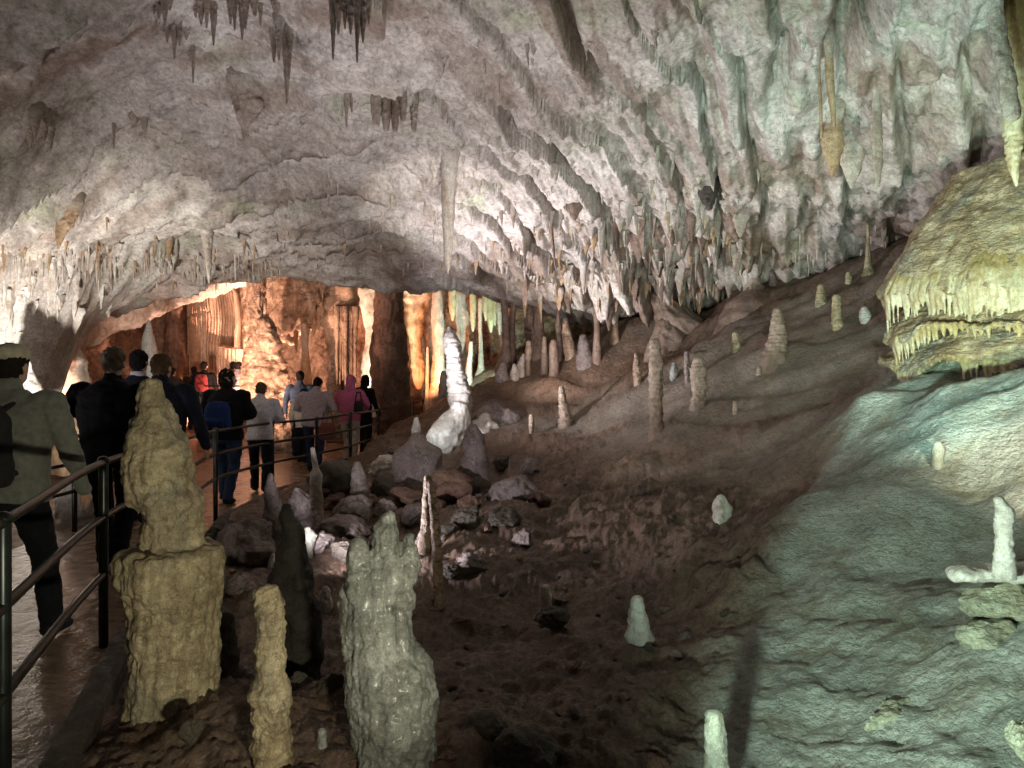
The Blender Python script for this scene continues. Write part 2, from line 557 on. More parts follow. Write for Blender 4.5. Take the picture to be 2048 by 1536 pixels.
# ------------------------------------------------------------------ floor
floor_ctrl = px_pts([
    (1024, 1536, 3.1), (860, 1210, 5.5), (1000, 1130, 6.3), (1280, 1295, 4.5), (1440, 1042, 6.3), (1310, 905, 9.0), (1400, 800, 10.3),
    (1540, 720, 10.2), (1760, 515, 11.6), (1650, 610, 11.0), (1500, 590, 13.2), (1400, 640, 14), (1240, 655, 15), (1200, 740, 14),
    (1050, 752, 14.5), (1100, 855, 12), (1150, 950, 9.6), (1050, 1005, 8.6), (960, 885, 12), (870, 905, 12), (760, 965, 10.6),
    (650, 1050, 8.2), (900, 1005, 9.2), (1600, 1100, 5.1), (1760, 790, 7.0), (1700, 880, 6.6), (2048, 1190, 3.8), (2048, 790, 5.7),
    (1900, 900, 5.5), (1900, 1200, 4.2), (1500, 1500, 3.2), (2048, 1536, 2.6), (1750, 1350, 3.75), (1560, 880, 8.2), (1200, 1150, 6.0),
    (1400, 1250, 4.7), (700, 1536, 3.05), (850, 875, 20), (900, 830, 20), (950, 760, 20.5), (1050, 720, 17.5), (500, 1180, 5.8), (420, 1400, 3.7)])
floor_ctrl += [(5.4, 7.4, 1.75), (4.3, 6.1, 1.45), (4.9, 5.8, 1.6), (7.6, 6.2, 3.3), (5.6, 4, 2.6), (4.2, 2, 1.9), (3, .6, 1.1), (0, .4, 0), (8.5, 12, 5.4), (8, 9, 5), (-3, 8, 0), (-5, 12, 0), (-5, 16, .05),
               (-3.2, 18, .05), (-8, 20, .3), (-4, 24, .3), (4, 20, 2.6), (7, 16, 4.0), (-12, 22, .6), (-6.5, 8, .2), (-2, 1, 0), (-4, 3, 0)]
floor_f = tps(floor_ctrl)


def pers_grid(nt_, ny_, y0, y1, tmax):
    q = np.linspace(-1, 1, nt_)
    t = np.sign(q) * (np.abs(q) * 0.62 + np.abs(q) ** 4 * (tmax - 0.62))
    Y = np.exp(np.linspace(math.log(y0), math.log(y1), ny_))
    T, YY = np.meshgrid(t, Y)
    return T * YY, YY


def flow_mask(X, Y, soft=.22):
    """1 on the pale flowstone sheet at right, 0 on the clay"""
    n = 0.35 * fbm(X * 1.3, Y * 1.3, 0 * X, 4)
    # crease line from (3.3,7.2) down to (1.0,3.6): right of it is flowstone
    pxv = 1024 + X / Y * F
    lim = np.interp(Y, [1, 2.5, 3.4, 4.5, 5.5, 6.2, 7.0, 8.5, 12], [.1, .55, .95, 1.30, 1.95, 2.55, 3.15, 4.3, 7.5])
    return sstep(-soft, soft, X - lim + n * .5)


def build_floor():
    X, Y = pers_grid(760, 620, 0.7, 28, 1.7)
    Z = floor_f(X, Y)
    left = sstep(-.15, .35, X - rail_x(Y))         # 0 under the walkway
    walk = np.interp(Y, [0, 14, 20, 26], [-.06, -.06, .1, .3])
    Z = walk * (1 - left) + Z * left
    fl = flow_mask(X, Y)
    film = left * (1 - fl) * sstep(.25, .9, Z) * sstep(.0, .45, fbm((X * .6 + Y * .8) * 1.1, (X * .8 - Y * .6) * .45, 0 * X + 61, 3))
    rough_amp = left * (1 - .65 * fl) * (1 - .6 * film)
    nz = 0 * X
    d = .13 * fbm(X * .9, Y * .9, nz, 3) * left
    d += (.018 + .024 * sstep(.9, .1, Z)) * fbm(X * 2.6, Y * 2.6, nz + 4, 4) * rough_amp
    d += .017 * fbm(X * 9, Y * 9, nz + 9, 4, .6) * (rough_amp + .12)
    d += .010 * fbm(X * 30, Y * 30, nz + 19, 3, .6) * rough_amp
    # folds running down the slope
    u = (X * .80 - Y * .60)
    v = (X * .60 + Y * .80)
    slope = sstep(.3, 1.4, Z) * left
    d += .13 * slope * fbm(v * 1.5, u * .35, nz + 2, 3)
    # stony clay band between slope and hollow
    band = np.exp(-((Z - .35) / .28) ** 2) * left * (1 - fl)
    d += .07 * band * np.abs(fbm(X * 4.2, Y * 4.2, nz + 7, 4, .6))
    # pocked edge, pitted shelves low on the flowstone
    low = fl * sstep(.75, .25, Z)
    d += .022 * low * fbm(X * 5, Y * 5, nz + 21, 3, .55)
    d += .05 * fl * fbm(X * 1.2, Y * 1.2, nz + 31, 2)
    d += .05 * flow_mask(X, Y, .12) * sstep(2.8, 4.2, Y) * sstep(11, 8, Y)
    # rimmed ripples on the flowstone: contour lines of height
    Zr = Z + .10 * fbm(X * 2.2, Y * 2.2, nz + 11, 3)
    d += .011 * fl * np.sin(Zr * 75 + 3 * vnoise(X * 5, Y * 5, nz)) * (.5 + .5 * vnoise(X * 3, Y * 3, nz + 5)) * sstep(.35, .9, Z)
    Z = Z + d
    m, n = X.shape
    V = np.stack([X, Y, Z], -1)
    idx = np.arange(m * n).reshape(m, n)
    Fq = np.stack([idx[:-1, :-1], idx[:-1, 1:], idx[1:, 1:], idx[1:, :-1]], -1).reshape(-1, 4)
    o = mesh_obj('ground', V.reshape(-1, 3), Fq, 'clay_and_flowstone')
    at = o.data.attributes.new('flow', 'FLOAT', 'POINT')
    at.data.foreach_set('value', np.clip(fl + .25 * film, 0, 1).ravel())
    tag(o, kind='structure')
    return X, Y, Z


FX, FY, FZ = build_floor()


def surf_hit(SX, SY, SZ, px, py, up):
    """where the line of sight through a photo pixel meets a surface grid"""
    t = (px - 1024) / F
    cols = SX[0] / SY[0]
    j = int(np.clip(np.searchsorted(cols, t), 1, len(cols) - 1))
    w = (t - cols[j - 1]) / (cols[j] - cols[j - 1])
    z = SZ[:, j - 1] * (1 - w) + SZ[:, j] * w
    y = SY[:, 0]
    pyv = 768 - (z - EYE) / y * F
    if up:
        k = np.nonzero(pyv >= py)[0]
    else:
        k = np.nonzero(pyv <= py)[0]
    k = k[0] if len(k) else len(y) - 1
    if k > 0:
        a = (py - pyv[k - 1]) / (pyv[k] - pyv[k - 1] + 1e-9)
        yy = y[k - 1] + (y[k] - y[k - 1]) * np.clip(a, 0, 1)
    else:
        yy = y[0]
    return float(yy)


def floor_Y(px, py):
    return surf_hit(FX, FY, FZ, px, py, False)


def grid_z(SX, SY, SZ, x, y):
    i = int(np.clip(np.searchsorted(SY[:, 0], y), 0, len(SY) - 1))
    j = int(np.clip(np.searchsorted(SX[i], x), 0, SX.shape[1] - 1))
    return float(SZ[i, j])


# ------------------------------------------------------------------ vault
ceil_ctrl = px_pts([
    (100, 0, 6.0), (700, 0, 6.4), (1100, 0, 6.4), (1600, 0, 6.0), (2000, 0, 5.4), (100, 250, 8), (600, 250, 8.6), (1100, 250, 8.4),
    (1600, 250, 8.2), (1850, 200, 7.6), (2048, 270, 7.2), (100, 450, 9.4), (450, 450, 11), (700, 450, 11.8), (1000, 450, 11.6),
    (1300, 450, 11.4), (1550, 450, 11.4), (1750, 450, 11.0), (0, 535, 9.7), (200, 552, 11.3), (420, 548, 13.5), (700, 562, 14.5),
    (850, 572, 15), (1000, 602, 16), (1150, 640, 16.5), (1260, 628, 15.2), (1400, 606, 14.3), (1600, 568, 13.2), (1800, 495, 11.4),
    (1840, 430, 9.9), (60, 640, 10.3), (30, 760, 10.5), (90, 800, 11.2), (160, 690, 12.2)])
ceil_ctrl += [(0, .5, 5.0), (0, 3, 4.95), (-4, 3, 4.5), (3, 3, 4.6), (6, 3, 3.9), (8, 7, 4.0), (9, 11, 4.2), (7.5, 14, 3.6), (5, 17, 2.8), (2.4, 19, 3.0),
              (-7.3, 8.6, 1.0), (-6.8, 6, 1.6), (-6.2, 3.5, 1.8), (-8.6, 11.5, 0.6), (-3, 18.5, 4.9), (-7, 18, 4.7), (-1, 20, 4.3), (-10, 17, 4.6), (-4, 25, 5.2),
              (-11, 23, 5), (1, 23, 4.2), (3, 26, 3.8), (-15, 20, 4)]
ceil_f = tps(ceil_ctrl)


def build_ceiling():
    X, Y = pers_grid(840, 680, 0.8, 28, 1.7)
    Z = ceil_f(X, Y)
    nz = 0 * X
    pxv = 1024 + X / Y * F
    d = .16 * fbm(X * .7, Y * .7, nz, 3)
    d += .05 * fbm(X * 2.4, Y * 2.4, nz + 3, 4, .6)
    d += .018 * fbm(X * 9, Y * 9, nz + 6, 4, .6)
    # right half: laminae and slots running away to the lower right
    ang = .42
    u = X * math.cos(ang) - Y * math.sin(ang)
    v = X * math.sin(ang) + Y * math.cos(ang)
    right = sstep(-1.6, .2, X + .12 * (Y - 8))
    w = u * 1.75 + .42 * fbm(X * .5, Y * .5, nz + 8, 2)
    fr = w - np.floor(w)
    cell = np.floor(w)
    lam = .17 * sstep(0, 1, fr) * (.7 + .3 * vnoise(cell * 7.1, v * .3, nz))
    d += right * (-lam + .07)
    slot = np.exp(-((fr - .09) / .07) ** 2) * sstep(-.25, .25, vnoise(cell * 5.3, v * .6, nz + 2))
    d += right * (.34 - .16 * sstep(1.0, 2.0, X)) * slot
    w2 = u * 3.1 + .5 * fbm(X * .8, Y * .8, nz + 12, 2)
    f2 = w2 - np.floor(w2)
    d += right * .07 * np.exp(-((f2 - .2) / .12) ** 2) * sstep(.0, .4, vnoise(np.floor(w2) * 3.1, v * .8, nz + 3))
    d += right * (.045 * fbm(u * 5.5 + .6 * fbm(X, Y, nz + 70, 2), v * .75, nz + 71, 3) + .022 * fbm(u * 15, v * 1.8, nz + 73, 2))
    # left half: bedding steps across the roof
    left = 1 - right
    w = (Y + .25 * X) * .72 + .75 * fbm(X * .45, Y * .6, nz + 14, 4)
    fr = w - np.floor(w)
    d += left * (-.24 * fr ** 2 + .08)
    slot = np.exp(-((fr - .05) / .05) ** 2) * sstep(-.05, .4, vnoise(np.floor(w) * 4.7, X * .9, nz + 5))
    d += left * .30 * slot
    d += left * .05 * fbm(X * 1.2, (Y + .25 * X) * 4.5, nz + 75, 3)
    # shallow dissolution pits
    pit = vnoise(X * 5.5, Y * 5.5, nz + 30)
    d += .04 * np.maximum(0, pit - .25) * sstep(-.1, .4, vnoise(X * .8, Y * .8, nz + 34))
    # small downward knobs
    kn = np.maximum(0, vnoise(X * 7, Y * 7, nz + 40) - .35)
    d -= .07 * kn * sstep(-.2, .3, vnoise(X * .9, Y * .9, nz + 44))
    # rows of thick drips where the vault comes down on the right
    dr = np.exp(-((pxv - 1330) / 210) ** 2) * sstep(10.2, 12.4, Y) * sstep(17.5, 15.5, Y)
    d -= dr * (.50 * np.maximum(0, vnoise(u * 3.2, v * 2.2, nz + 50)) ** 1.5 + .42 * np.maximum(0, vnoise(u * 7, v * 5, nz + 52)) ** 1.3)
    d += dr * .25 * np.maximum(0, vnoise(u * 2.6, v * 1.6, nz + 55))
    far_r = right * sstep(1.8, 3.2, X)
    d += far_r * (.05 * fbm(X * 3.3, Y * 3.3, nz + 90, 4, .62) + .05 * np.abs(fbm(X * 2.0, Y * 1.2, nz + 92, 3)))
    # open fissures in the roof at right
    for cx, cy, ax, ay, hgt in ((2.95, 6.4, .16, .9, .9), (4.1, 6.2, .22, .8, .7), (2.7, 7.5, .10, .5, .4)):
        d += hgt * np.exp(-((X - cx - .25 * (Y - cy)) / ax) ** 2 - ((Y - cy) / ay) ** 2)
    fade = sstep(16, 13.6, Y)
    Z = Z + d * (.35 + .65 * fade)
    m, n = X.shape
    V = np.stack([X, Y, Z], -1)
    idx = np.arange(m * n).reshape(m, n)
    Fq = np.stack([idx[:-1, :-1], idx[1:, :-1], idx[1:, 1:], idx[:-1, 1:]], -1).reshape(-1, 4)
    o = mesh_obj('ceiling', V.reshape(-1, 3), Fq, 'vault_limestone')
    # mineral staining: along the flutes at right, along the beds at left, rusty where drips crowd
    st = right * (.6 * sstep(.25, .8, fbm(u * 4.2 + .5 * fbm(X, Y, nz + 80, 2), v * .5, nz + 81, 4, .6)))
    st += left * (.55 * sstep(.25, .8, fbm(X * .8, (Y + .25 * X) * 2.6, nz + 83, 4, .6)))
    st += far_r * .6 * sstep(.1, .6, fbm(X * 1.6, Y * 1.0, nz + 94, 4, .6))
    st += .75 * dr * sstep(-.1, .5, fbm(X * 4, Y * 3, nz + 85, 3))
    st += .45 * sstep(8.2, 6.0, Y) * sstep(.5, -2.0, X) * sstep(-.4, .5, fbm(X * 1.3, Y * 1.3, nz + 87, 4))  # broad browner tone at near left: staining plus dimmer light painted in
    at = o.data.attributes.new('stain', 'FLOAT', 'POINT')
    at.data.foreach_set('value', np.clip(st, 0, .85).ravel())
    tag(o, kind='structure')
    return X, Y, Z


CX, CY, CZ = build_ceiling()


def ceil_Y(px, py):
    return surf_hit(CX, CY, CZ, px, py, True)


# ------------------------------------------------------------------ rear wall
def build_back_wall():
    plan = np.array([(-16, 10.5), (-13, 15), (-12, 19), (-10.2, 22.3), (-8, 23.6), (-5, 24.4), (-2, 24), (.6, 22.6), (2.6, 20.6), (5, 18.5), (8, 17)])
    s = np.r_[0, np.cumsum(np.hypot(*np.diff(plan, axis=0).T))]
    n, m = 620, 220
    q = np.linspace(0, s[-1], n)
    x0, y0 = np.interp(q, s, plan[:, 0]), np.interp(q, s, plan[:, 1])
    k = 25
    ker = np.ones(k) / k
    x = np.convolve(np.pad(x0, k // 2, 'edge'), ker, 'valid')
    y = np.convolve(np.pad(y0, k // 2, 'edge'), ker, 'valid')
    tx, ty = np.gradient(x), np.gradient(y)
    L = np.hypot(tx, ty)
    nx, ny = ty / L, -tx / L
    z = np.linspace(-.6, 6.0, m)
    Q, Zz = np.meshgrid(q, z)
    d = .9 * fbm(Q * .45, Zz * .22, 0 * Q, 3) + .35 * fbm(Q * 1.5, Zz * .8, 0 * Q + 3, 4, .55) + .16 * np.abs(fbm(Q * 3.2, Zz * .5, 0 * Q + 5, 3)) \
        + .07 * fbm(Q * 6, Zz * 6, 0 * Q + 9, 3)
    d += .5 * sstep(3.0, 5.5, Zz)
    V = np.stack([x[None] + nx[None] * d, y[None] + ny[None] * d, Zz], -1)
    idx = np.arange(m * n).reshape(m, n)
    Fq = np.stack([idx[:-1, :-1], idx[:-1, 1:], idx[1:, 1:], idx[1:, :-1]], -1).reshape(-1, 4)
    o = mesh_obj('cave_wall', V.reshape(-1, 3), Fq, 'wall_limestone')
    tag(o, 'dark brown rock wall closing the rear chamber behind the columns', 'cave wall', kind='structure')


build_back_wall()


# ------------------------------------------------------------------ stalagmites, stalactites, columns from their outlines
def outline_geo(G, prof, Y, depth=1.0, seg=28, res=None, flute=0.0, nfl=9, rings=0.0, lump=0.06, lf=3.0, bulge=0.0, seed=0, tip=True, foot=0.12, hang=False, flush=False, skirt=0.0):
    """prof rows (py, left px, right px): a body of revolution with that outline, roughened"""
    pr = np.array(prof, float)
    o = np.argsort(pr[:, 0])
    pr = pr[o]
    n = res or int(np.clip((pr[-1, 0] - pr[0, 0]) / 5, 14, 90))
    t = np.linspace(pr[0, 0], pr[-1, 0], n)
    xl, xr = np.interp(t, pr[:, 0], pr[:, 1]), np.interp(t, pr[:, 0], pr[:, 2])
    if n > 20:
        k = np.array([1, 2, 1]) / 4
        xl = np.r_[xl[0], np.convolve(xl, k, 'valid'), xl[-1]]
        xr = np.r_[xr[0], np.convolve(xr, k, 'valid'), xr[-1]]
    sc = Y / F
    cx = ((xl + xr) / 2 - 1024) * sc
    r = np.maximum((xr - xl) / 2 * sc, .002)
    z = EYE + (768 - t) * sc
    cy = np.full_like(cx, Y)
    if tip:                                             # rounded ends
        def capend(i, sgn):
            a = np.radians([78, 52, 26])
            return (np.full(3, cx[i]), cy[i] * np.ones(3), z[i] + sgn * r[i] * .8 * np.sin(a), r[i] * np.cos(a))
        c0 = capend(0, 1) if not flush else tuple(np.zeros(0) for _ in range(4))
        cx, cy, z, r = np.r_[c0[0], cx], np.r_[c0[1], cy], np.r_[c0[2], z], np.r_[c0[3], r]
        if hang:
            c1 = capend(-1, -1)
            cx, cy, z, r = np.r_[cx, c1[0][::-1]], np.r_[cy, c1[1][::-1]], np.r_[z, c1[2][::-1]], np.r_[r, c1[3][::-1]]
    if skirt and not hang:
        h_ = skirt
        cx, cy = np.r_[cx, [cx[-1]] * 4], np.r_[cy, [cy[-1]] * 4]
        z, r = np.r_[z, z[-1] - h_ * .12, z[-1] - h_ * .3, z[-1] - h_ * .6, z[-1] - h_], np.r_[r, r[-1] * 1.08, r[-1] * 1.22, r[-1] * 1.5, r[-1] * 1.9]
    elif foot and not hang:
        cx, cy, z, r = np.r_[cx, cx[-1]], np.r_[cy, cy[-1]], np.r_[z, z[-1] - foot], np.r_[r, r[-1] * 1.05]
    if hang and foot:
        w_ = 1.6 if flush else 1.0
        cx, cy, z, r = np.r_[cx[0], cx[0], cx], np.r_[cy[0], cy[0], cy], np.r_[z[0] + foot, z[0] + foot * .3, z], np.r_[r[0] * w_, r[0] * (w_ * .5 + .5), r]
    q = np.linspace(0, 2 * np.pi, seg, endpoint=False)
    R, Qq = np.meshgrid(r, q, indexing='ij')
    Zz = z[:, None] + 0 * Qq
    rm = max(np.median(r), .01)
    f = lf / (2 * rm)
    dx, dy = np.cos(Qq), np.sin(Qq)
    px_, py_, pz_ = dx * rm * f, dy * rm * f, Zz * f
    sd = seed * 13.7 + cx[0] * 5
    amp = 1 + lump * fbm(px_ + sd, py_, pz_, 3, .55) * 1.3
    if flute:
        ph = fbm(Qq * 0 + sd, Qq * 0, Zz * f * .25, 2)
        amp += flute * np.abs(np.sin(nfl * .5 * (Qq + ph * .5 + .25 * np.sin(3 * Qq + sd)))) - flute * .5
    if rings:
        amp += rings * vnoise(px_ * .35 + sd, py_ * .35, Zz * f * 2.6)
    RR = R * amp
    V = np.stack([cx[:, None] + dx * RR, cy[:, None] + dy * RR * depth, Zz + lump * .4 * R * vnoise(px_ * 1.3, py_ * 1.3, pz_ + 9)], -1)
    G.grid_rings(V[:, ::-1])
    return Vector((cx[-1] if not hang else cx[0], Y, z[-1] if not hang else z[0]))


def stal(name, label, cat, prof, Y, mat, group=None, **kw):
    G = Geo()
    org = outline_geo(G, prof, Y, **kw)
    o = G.build(name, mat, origin=tuple(org))
    tag(o, label, cat, group, 'thing')
    return o


def stal_multi(name, label, cat, profs, mat, voxel, group=None, noise_amp=.01, noise_f=9, **kw):
    """several outlined bodies grown together into one"""
    G = Geo()
    org = None
    for p in profs:
        pr, Y = p[0], p[1]
        k = dict(kw)
        if len(p) > 2:
            k.update(p[2])
        q = outline_geo(G, pr, Y, **k)
        if org is None or q.z < org.z:
            org = q
    o = G.fused(name, mat, voxel, origin=tuple(org), smooth_it=2,
                disp=lambda c: noise_amp * (fbm(c[:, 0] * noise_f, c[:, 1] * noise_f, c[:, 2] * noise_f, 4, .6)
                                            + .8 * fbm(c[:, 0] * noise_f * 1.6, c[:, 1] * noise_f * 1.6, c[:, 2] * noise_f * .3, 3, .6)))
    tag(o, label, cat, group, 'thing')
    return o

# ------------------------------------------------------------------ walkway and railings
def build_walkway():
    ys = np.r_[np.linspace(1.0, 12.5, 60), np.linspace(12.8, 24, 30)]
    right = rail_x(ys) + .10
    left = np.interp(ys, [1, 4, 6, 8, 11, 13, 15, 18, 24], [-4.6, -4.6, -4.65, -4.75, -5.4, -6.6, -9, -11, -12])
    zc = np.interp(ys, [0, 14, 20, 26], [0, 0, .16, .36])
    n = 30
    V = []
    for y, l, r, z in zip(ys, left, right, zc):
        xs = np.linspace(l, r, n)
        b = .008 * fbm(xs * 3, np.full(n, y * 3), np.zeros(n), 3)
        V.append(np.stack([xs, np.full(n, y), z + b], 1))
    V = np.concatenate(V)
    m = len(ys)
    idx = np.arange(m * n).reshape(m, n)
    Fq = np.stack([idx[:-1, :-1], idx[:-1, 1:], idx[1:, 1:], idx[1:, :-1]], -1).reshape(-1, 4)
    o = mesh_obj('path', V, Fq, 'wet_concrete')
    tag(o, kind='structure')
    G = Geo()
    rings = []
    for y, r, z in zip(ys, right, zc):
        rings.append([(r - .05, y, z - .2), (r - .05, y, z + .05), (r + .05, y, z + .055), (r + .08, y, z + .03), (r + .08, y, z - .25)])
    G.grid_rings(np.array(rings))
    k = G.build('path_kerb', 'dark_rock', smooth=False)
    tag(k, kind='structure')


build_walkway()


def railing(name, label, posts, heights=(1.0, .72, .43), r_post=.027, r_rail=.020, extra_start=None):
    """posts: list of (base, top) points"""
    root = empty(name, tuple(posts[0][0]))
    tag(root, label, 'railing')
    org = Vector(posts[0][0])
    for b, t in posts:
        G = Geo()
        G.limb([Vector(b) - Vector((0, 0, .05)) - org, Vector(t) - org], [r_post, r_post], 12)
        G.ellip(tuple(Vector(t) - org + Vector((0, 0, .012))), (r_post * 1.25, r_post * 1.25, r_post * 1.0), 12)
        G.build('post', 'rail_paint', root)
    pts = list(posts)
    if extra_start:
        pts = [extra_start] + pts
    for h in heights:
        G = Geo()
        line = [Vector(b).lerp(Vector(t), h) - org for b, t in pts]
        # subdivide so the curve of the rail reads as bent pipe
        sm = []
        for i in range(len(line) - 1):
            p0, p1, p2, p3 = line[max(i - 1, 0)], line[i], line[i + 1], line[min(i + 2, len(line) - 1)]
            for q in np.linspace(0, 1, 6, endpoint=False):
                a = Vector([0.5 * ((2 * p1[k]) + (-p0[k] + p2[k]) * q + (2 * p0[k] - 5 * p1[k] + 4 * p2[k] - p3[k]) * q * q +
                                   (-p0[k] + 3 * p1[k] - 3 * p2[k] + p3[k]) * q ** 3) for k in range(3)])
                sm.append(a)
        sm.append(line[-1])
        G.limb(sm, [r_rail] * len(sm), 10)
        G.build('rail', 'rail_paint', root)
    return root


posts = [(P(5, 1655, 2.55), P(5, 1045, 2.55))]
for a, yt, yb, d in RAIL:
    posts.append((P(a, yb, d), P(a, yt, d)))
s0 = (Vector((-1.3, 1.3, 0)), Vector((-1.3, 1.3, 1.06)))
railing('railing', 'dark pipe railing along the right side of the walkway, nearest rail in the photo', posts, extra_start=s0)
lp = [(-4.55, 4.6, 0), (-4.58, 7.8, 0), (-4.9, 10.6, 0), (-6.2, 13.0, 0)]
railing('railing', 'black pipe railing on the far left side of the walkway behind the walkers',
        [(Vector(p), Vector(p) + Vector((0, 0, 1.0))) for p in lp])
fp = [(340, 19.5), (400, 19.0), (455, 18.2), (505, 17.5)]
railing('railing', 'distant railing across the walkway in front of the orange drapery',
        [(P(a, 772, d) - Vector((0, 0, .95)), P(a, 772, d)) for a, d in fp])


# ------------------------------------------------------------------ foreground stalagmites
stal_multi('stalagmite', 'tall yellowish two-block stalagmite with a bottle-shaped top beside the railing', 'stalagmite', [
    ([(768, 284, 318), (787, 276, 325), (809, 273, 335), (832, 269, 349), (869, 258, 364), (901, 253, 376), (923, 248, 385), (960, 252, 391),
      (1000, 272, 400), (1037, 290, 402), (1060, 290, 402), (1080, 290, 400)], 3.55, dict(lump=.07, lf=3.5, rings=.03)),
    ([(905, 254, 300), (940, 247, 310), (975, 245, 310), (1000, 258, 300)], 3.50, dict(lump=.12, hang=True, foot=0)),
    ([(1088, 325, 380), (1092, 262, 428), (1100, 244, 440), (1133, 241, 443), (1174, 252, 442), (1210, 266, 438), (1222, 272, 432)], 3.55,
     dict(lump=.05, flute=.03, nfl=15, hang=True, foot=0)),
    ([(1220, 268, 430), (1242, 262, 432), (1311, 262, 433), (1372, 262, 434)], 3.55, dict(lump=.035, flute=.03, nfl=13, tip=True, foot=.3)),
], 'cream_calcite', .009, noise_amp=.011, noise_f=14)
stal_multi('stalagmite', 'knobbly yellow stalagmite in stacked segments at the bottom edge', 'stalagmite', [
    ([(1186, 513, 562), (1200, 510, 566), (1262, 511, 570), (1290, 513, 569), (1330, 514, 573), (1362, 517, 570)], 2.9, dict(rings=.13, lump=.05, hang=True, foot=0)),
    ([(1364, 508, 572), (1378, 499, 579), (1420, 504, 580), (1440, 509, 577), (1480, 505, 583), (1536, 513, 582), (1640, 508, 590)], 2.9, dict(rings=.13, lump=.06, foot=.2)),
], 'cream_calcite', .007, noise_amp=.006, noise_f=22)
stal_multi('stalagmite', 'thick grey-white stalagmite with three rounded knobs on top, largest in the foreground', 'stalagmite', [
    ([(1090, 738, 800), (1100, 712, 822), (1130, 696, 833), (1190, 683, 824), (1240, 682, 826), (1290, 686, 832), (1325, 690, 858), (1365, 696, 872),
      (1410, 697, 876), (1470, 702, 878), (1536, 712, 874), (1640, 715, 878)], 3.0, dict(lump=.05, foot=.2)),
    ([(1086, 705, 730), (1105, 697, 740), (1160, 692, 752), (1220, 700, 745)], 2.90, dict(lump=.08, hang=True, foot=0)),
    ([(1076, 808, 830), (1095, 804, 838), (1140, 800, 840), (1210, 798, 828)], 2.94, dict(lump=.08, hang=True, foot=0)),
    ([(1036, 764, 790), (1056, 750, 797), (1085, 744, 798), (1160, 742, 796)], 2.92, dict(lump=.07, lf=4, hang=True, foot=0)),
], 'grey_calcite', .007, noise_amp=.010, noise_f=16)
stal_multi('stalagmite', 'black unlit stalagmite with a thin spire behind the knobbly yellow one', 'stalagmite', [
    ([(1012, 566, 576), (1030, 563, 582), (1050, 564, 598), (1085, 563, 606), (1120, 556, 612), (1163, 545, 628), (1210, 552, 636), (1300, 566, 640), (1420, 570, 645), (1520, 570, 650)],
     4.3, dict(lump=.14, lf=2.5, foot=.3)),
], 'shaded_rock', .018, noise_amp=.02, noise_f=6)  # lower body is dark mass shaped in where only shadow lies
stal('stalagmite', 'slim leaning brown stalagmite standing behind the three-knobbed one', 'stalagmite',
     [(965, 853, 868), (990, 856, 873), (1020, 859, 878), (1060, 861, 881), (1110, 864, 885), (1160, 867, 887), (1207, 868, 890)], 5.6, 'tan_column',
     rings=.16, lump=.09, seg=24, res=70)
stal('stalagmite', 'pinkish stub leaning against the top of the slim brown stalagmite', 'stalagmite',
     [(955, 848, 864), (985, 846, 868), (1020, 843, 870), (1050, 842, 872), (1075, 836, 878)], 5.85, 'tan_column', lump=.10, seg=20)
stal('stalagmite', 'short white stalagmite at the bottom edge casting a long shadow on the flowstone', 'stalagmite',
     [(1432, 1411, 1446), (1450, 1409, 1448), (1480, 1410, 1453), (1536, 1409, 1457), (1600, 1408, 1460)], 2.85, 'lit_stub', rings=.08, lump=.10, seg=30, res=50)
stal('stalagmite', 'squat white stalagmite with dark pits alone on the clay', 'stalagmite',
     [(1200, 1263, 1287), (1222, 1257, 1291), (1250, 1255, 1300), (1275, 1253, 1305), (1297, 1256, 1300)], 4.5, 'pale_calcite', lump=.10, rings=.08, seg=28, foot=.06)
stal('stalagmite', 'small grey stub standing on a flat stone in the hollow', 'stalagmite',
     [(1176, 1082, 1100), (1195, 1081, 1103), (1218, 1084, 1103)], 5.3, 'pale_calcite', lump=.10, foot=.06)
stal('stalagmite', 'grey egg-shaped stub on the clay at the foot of the slope', 'stalagmite',
     [(997, 1432, 1452), (1015, 1425, 1462), (1030, 1424, 1460), (1046, 1428, 1450)], 6.2, 'pale_calcite', lump=.14, foot=.06)
stal('stalagmite', 'round pale knob on the lit flowstone under the cone', 'stalagmite',
     [(888, 1868, 1884), (898, 1864, 1888), (918, 1864, 1886)], 5.25, 'lit_stub', lump=.05, foot=.10, seg=20)
# the white T on its ledge
tw = stal('stalagmite', 'bright white crooked stalagmite standing on a pale ledge at the right edge', 'stalagmite',
          [(1000, 1988, 2008), (1016, 1993, 2026), (1040, 1990, 2025), (1070, 1992, 2022), (1100, 1991, 2026), (1134, 1989, 2030)], 3.32, 'pale_calcite',
          lump=.10, rings=.06, seg=30, foot=.05, res=50)
G = Geo()
a, b = P(1914, 1149, 3.42), P(2110, 1144, 3.42)
G.limb([a, a.lerp(b, .3), a.lerp(b, .6), b], [.034, .036, .04, .05], 20, flat=2.2)
lg = G.fused('rock_ledge', 'pale_calcite', .007, origin=tuple(a), smooth_it=2, disp=lambda c: .010 * fbm(c[:, 0] * 14, c[:, 1] * 14, c[:, 2] * 14, 3))
tag(lg, 'flat pale stone ledge under the bright white crooked stalagmite', 'ledge')

# ------------------------------------------------------------------ stalagmites on the slope and in the middle distance
SL = 'stalagmites standing on the clay slope'
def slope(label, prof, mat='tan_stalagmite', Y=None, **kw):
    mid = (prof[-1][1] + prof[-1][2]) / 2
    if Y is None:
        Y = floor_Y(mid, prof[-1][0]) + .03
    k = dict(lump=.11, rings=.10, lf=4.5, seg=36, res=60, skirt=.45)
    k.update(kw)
    return stal('stalagmite', label, 'stalagmite', prof, Y, mat, SL, **k)


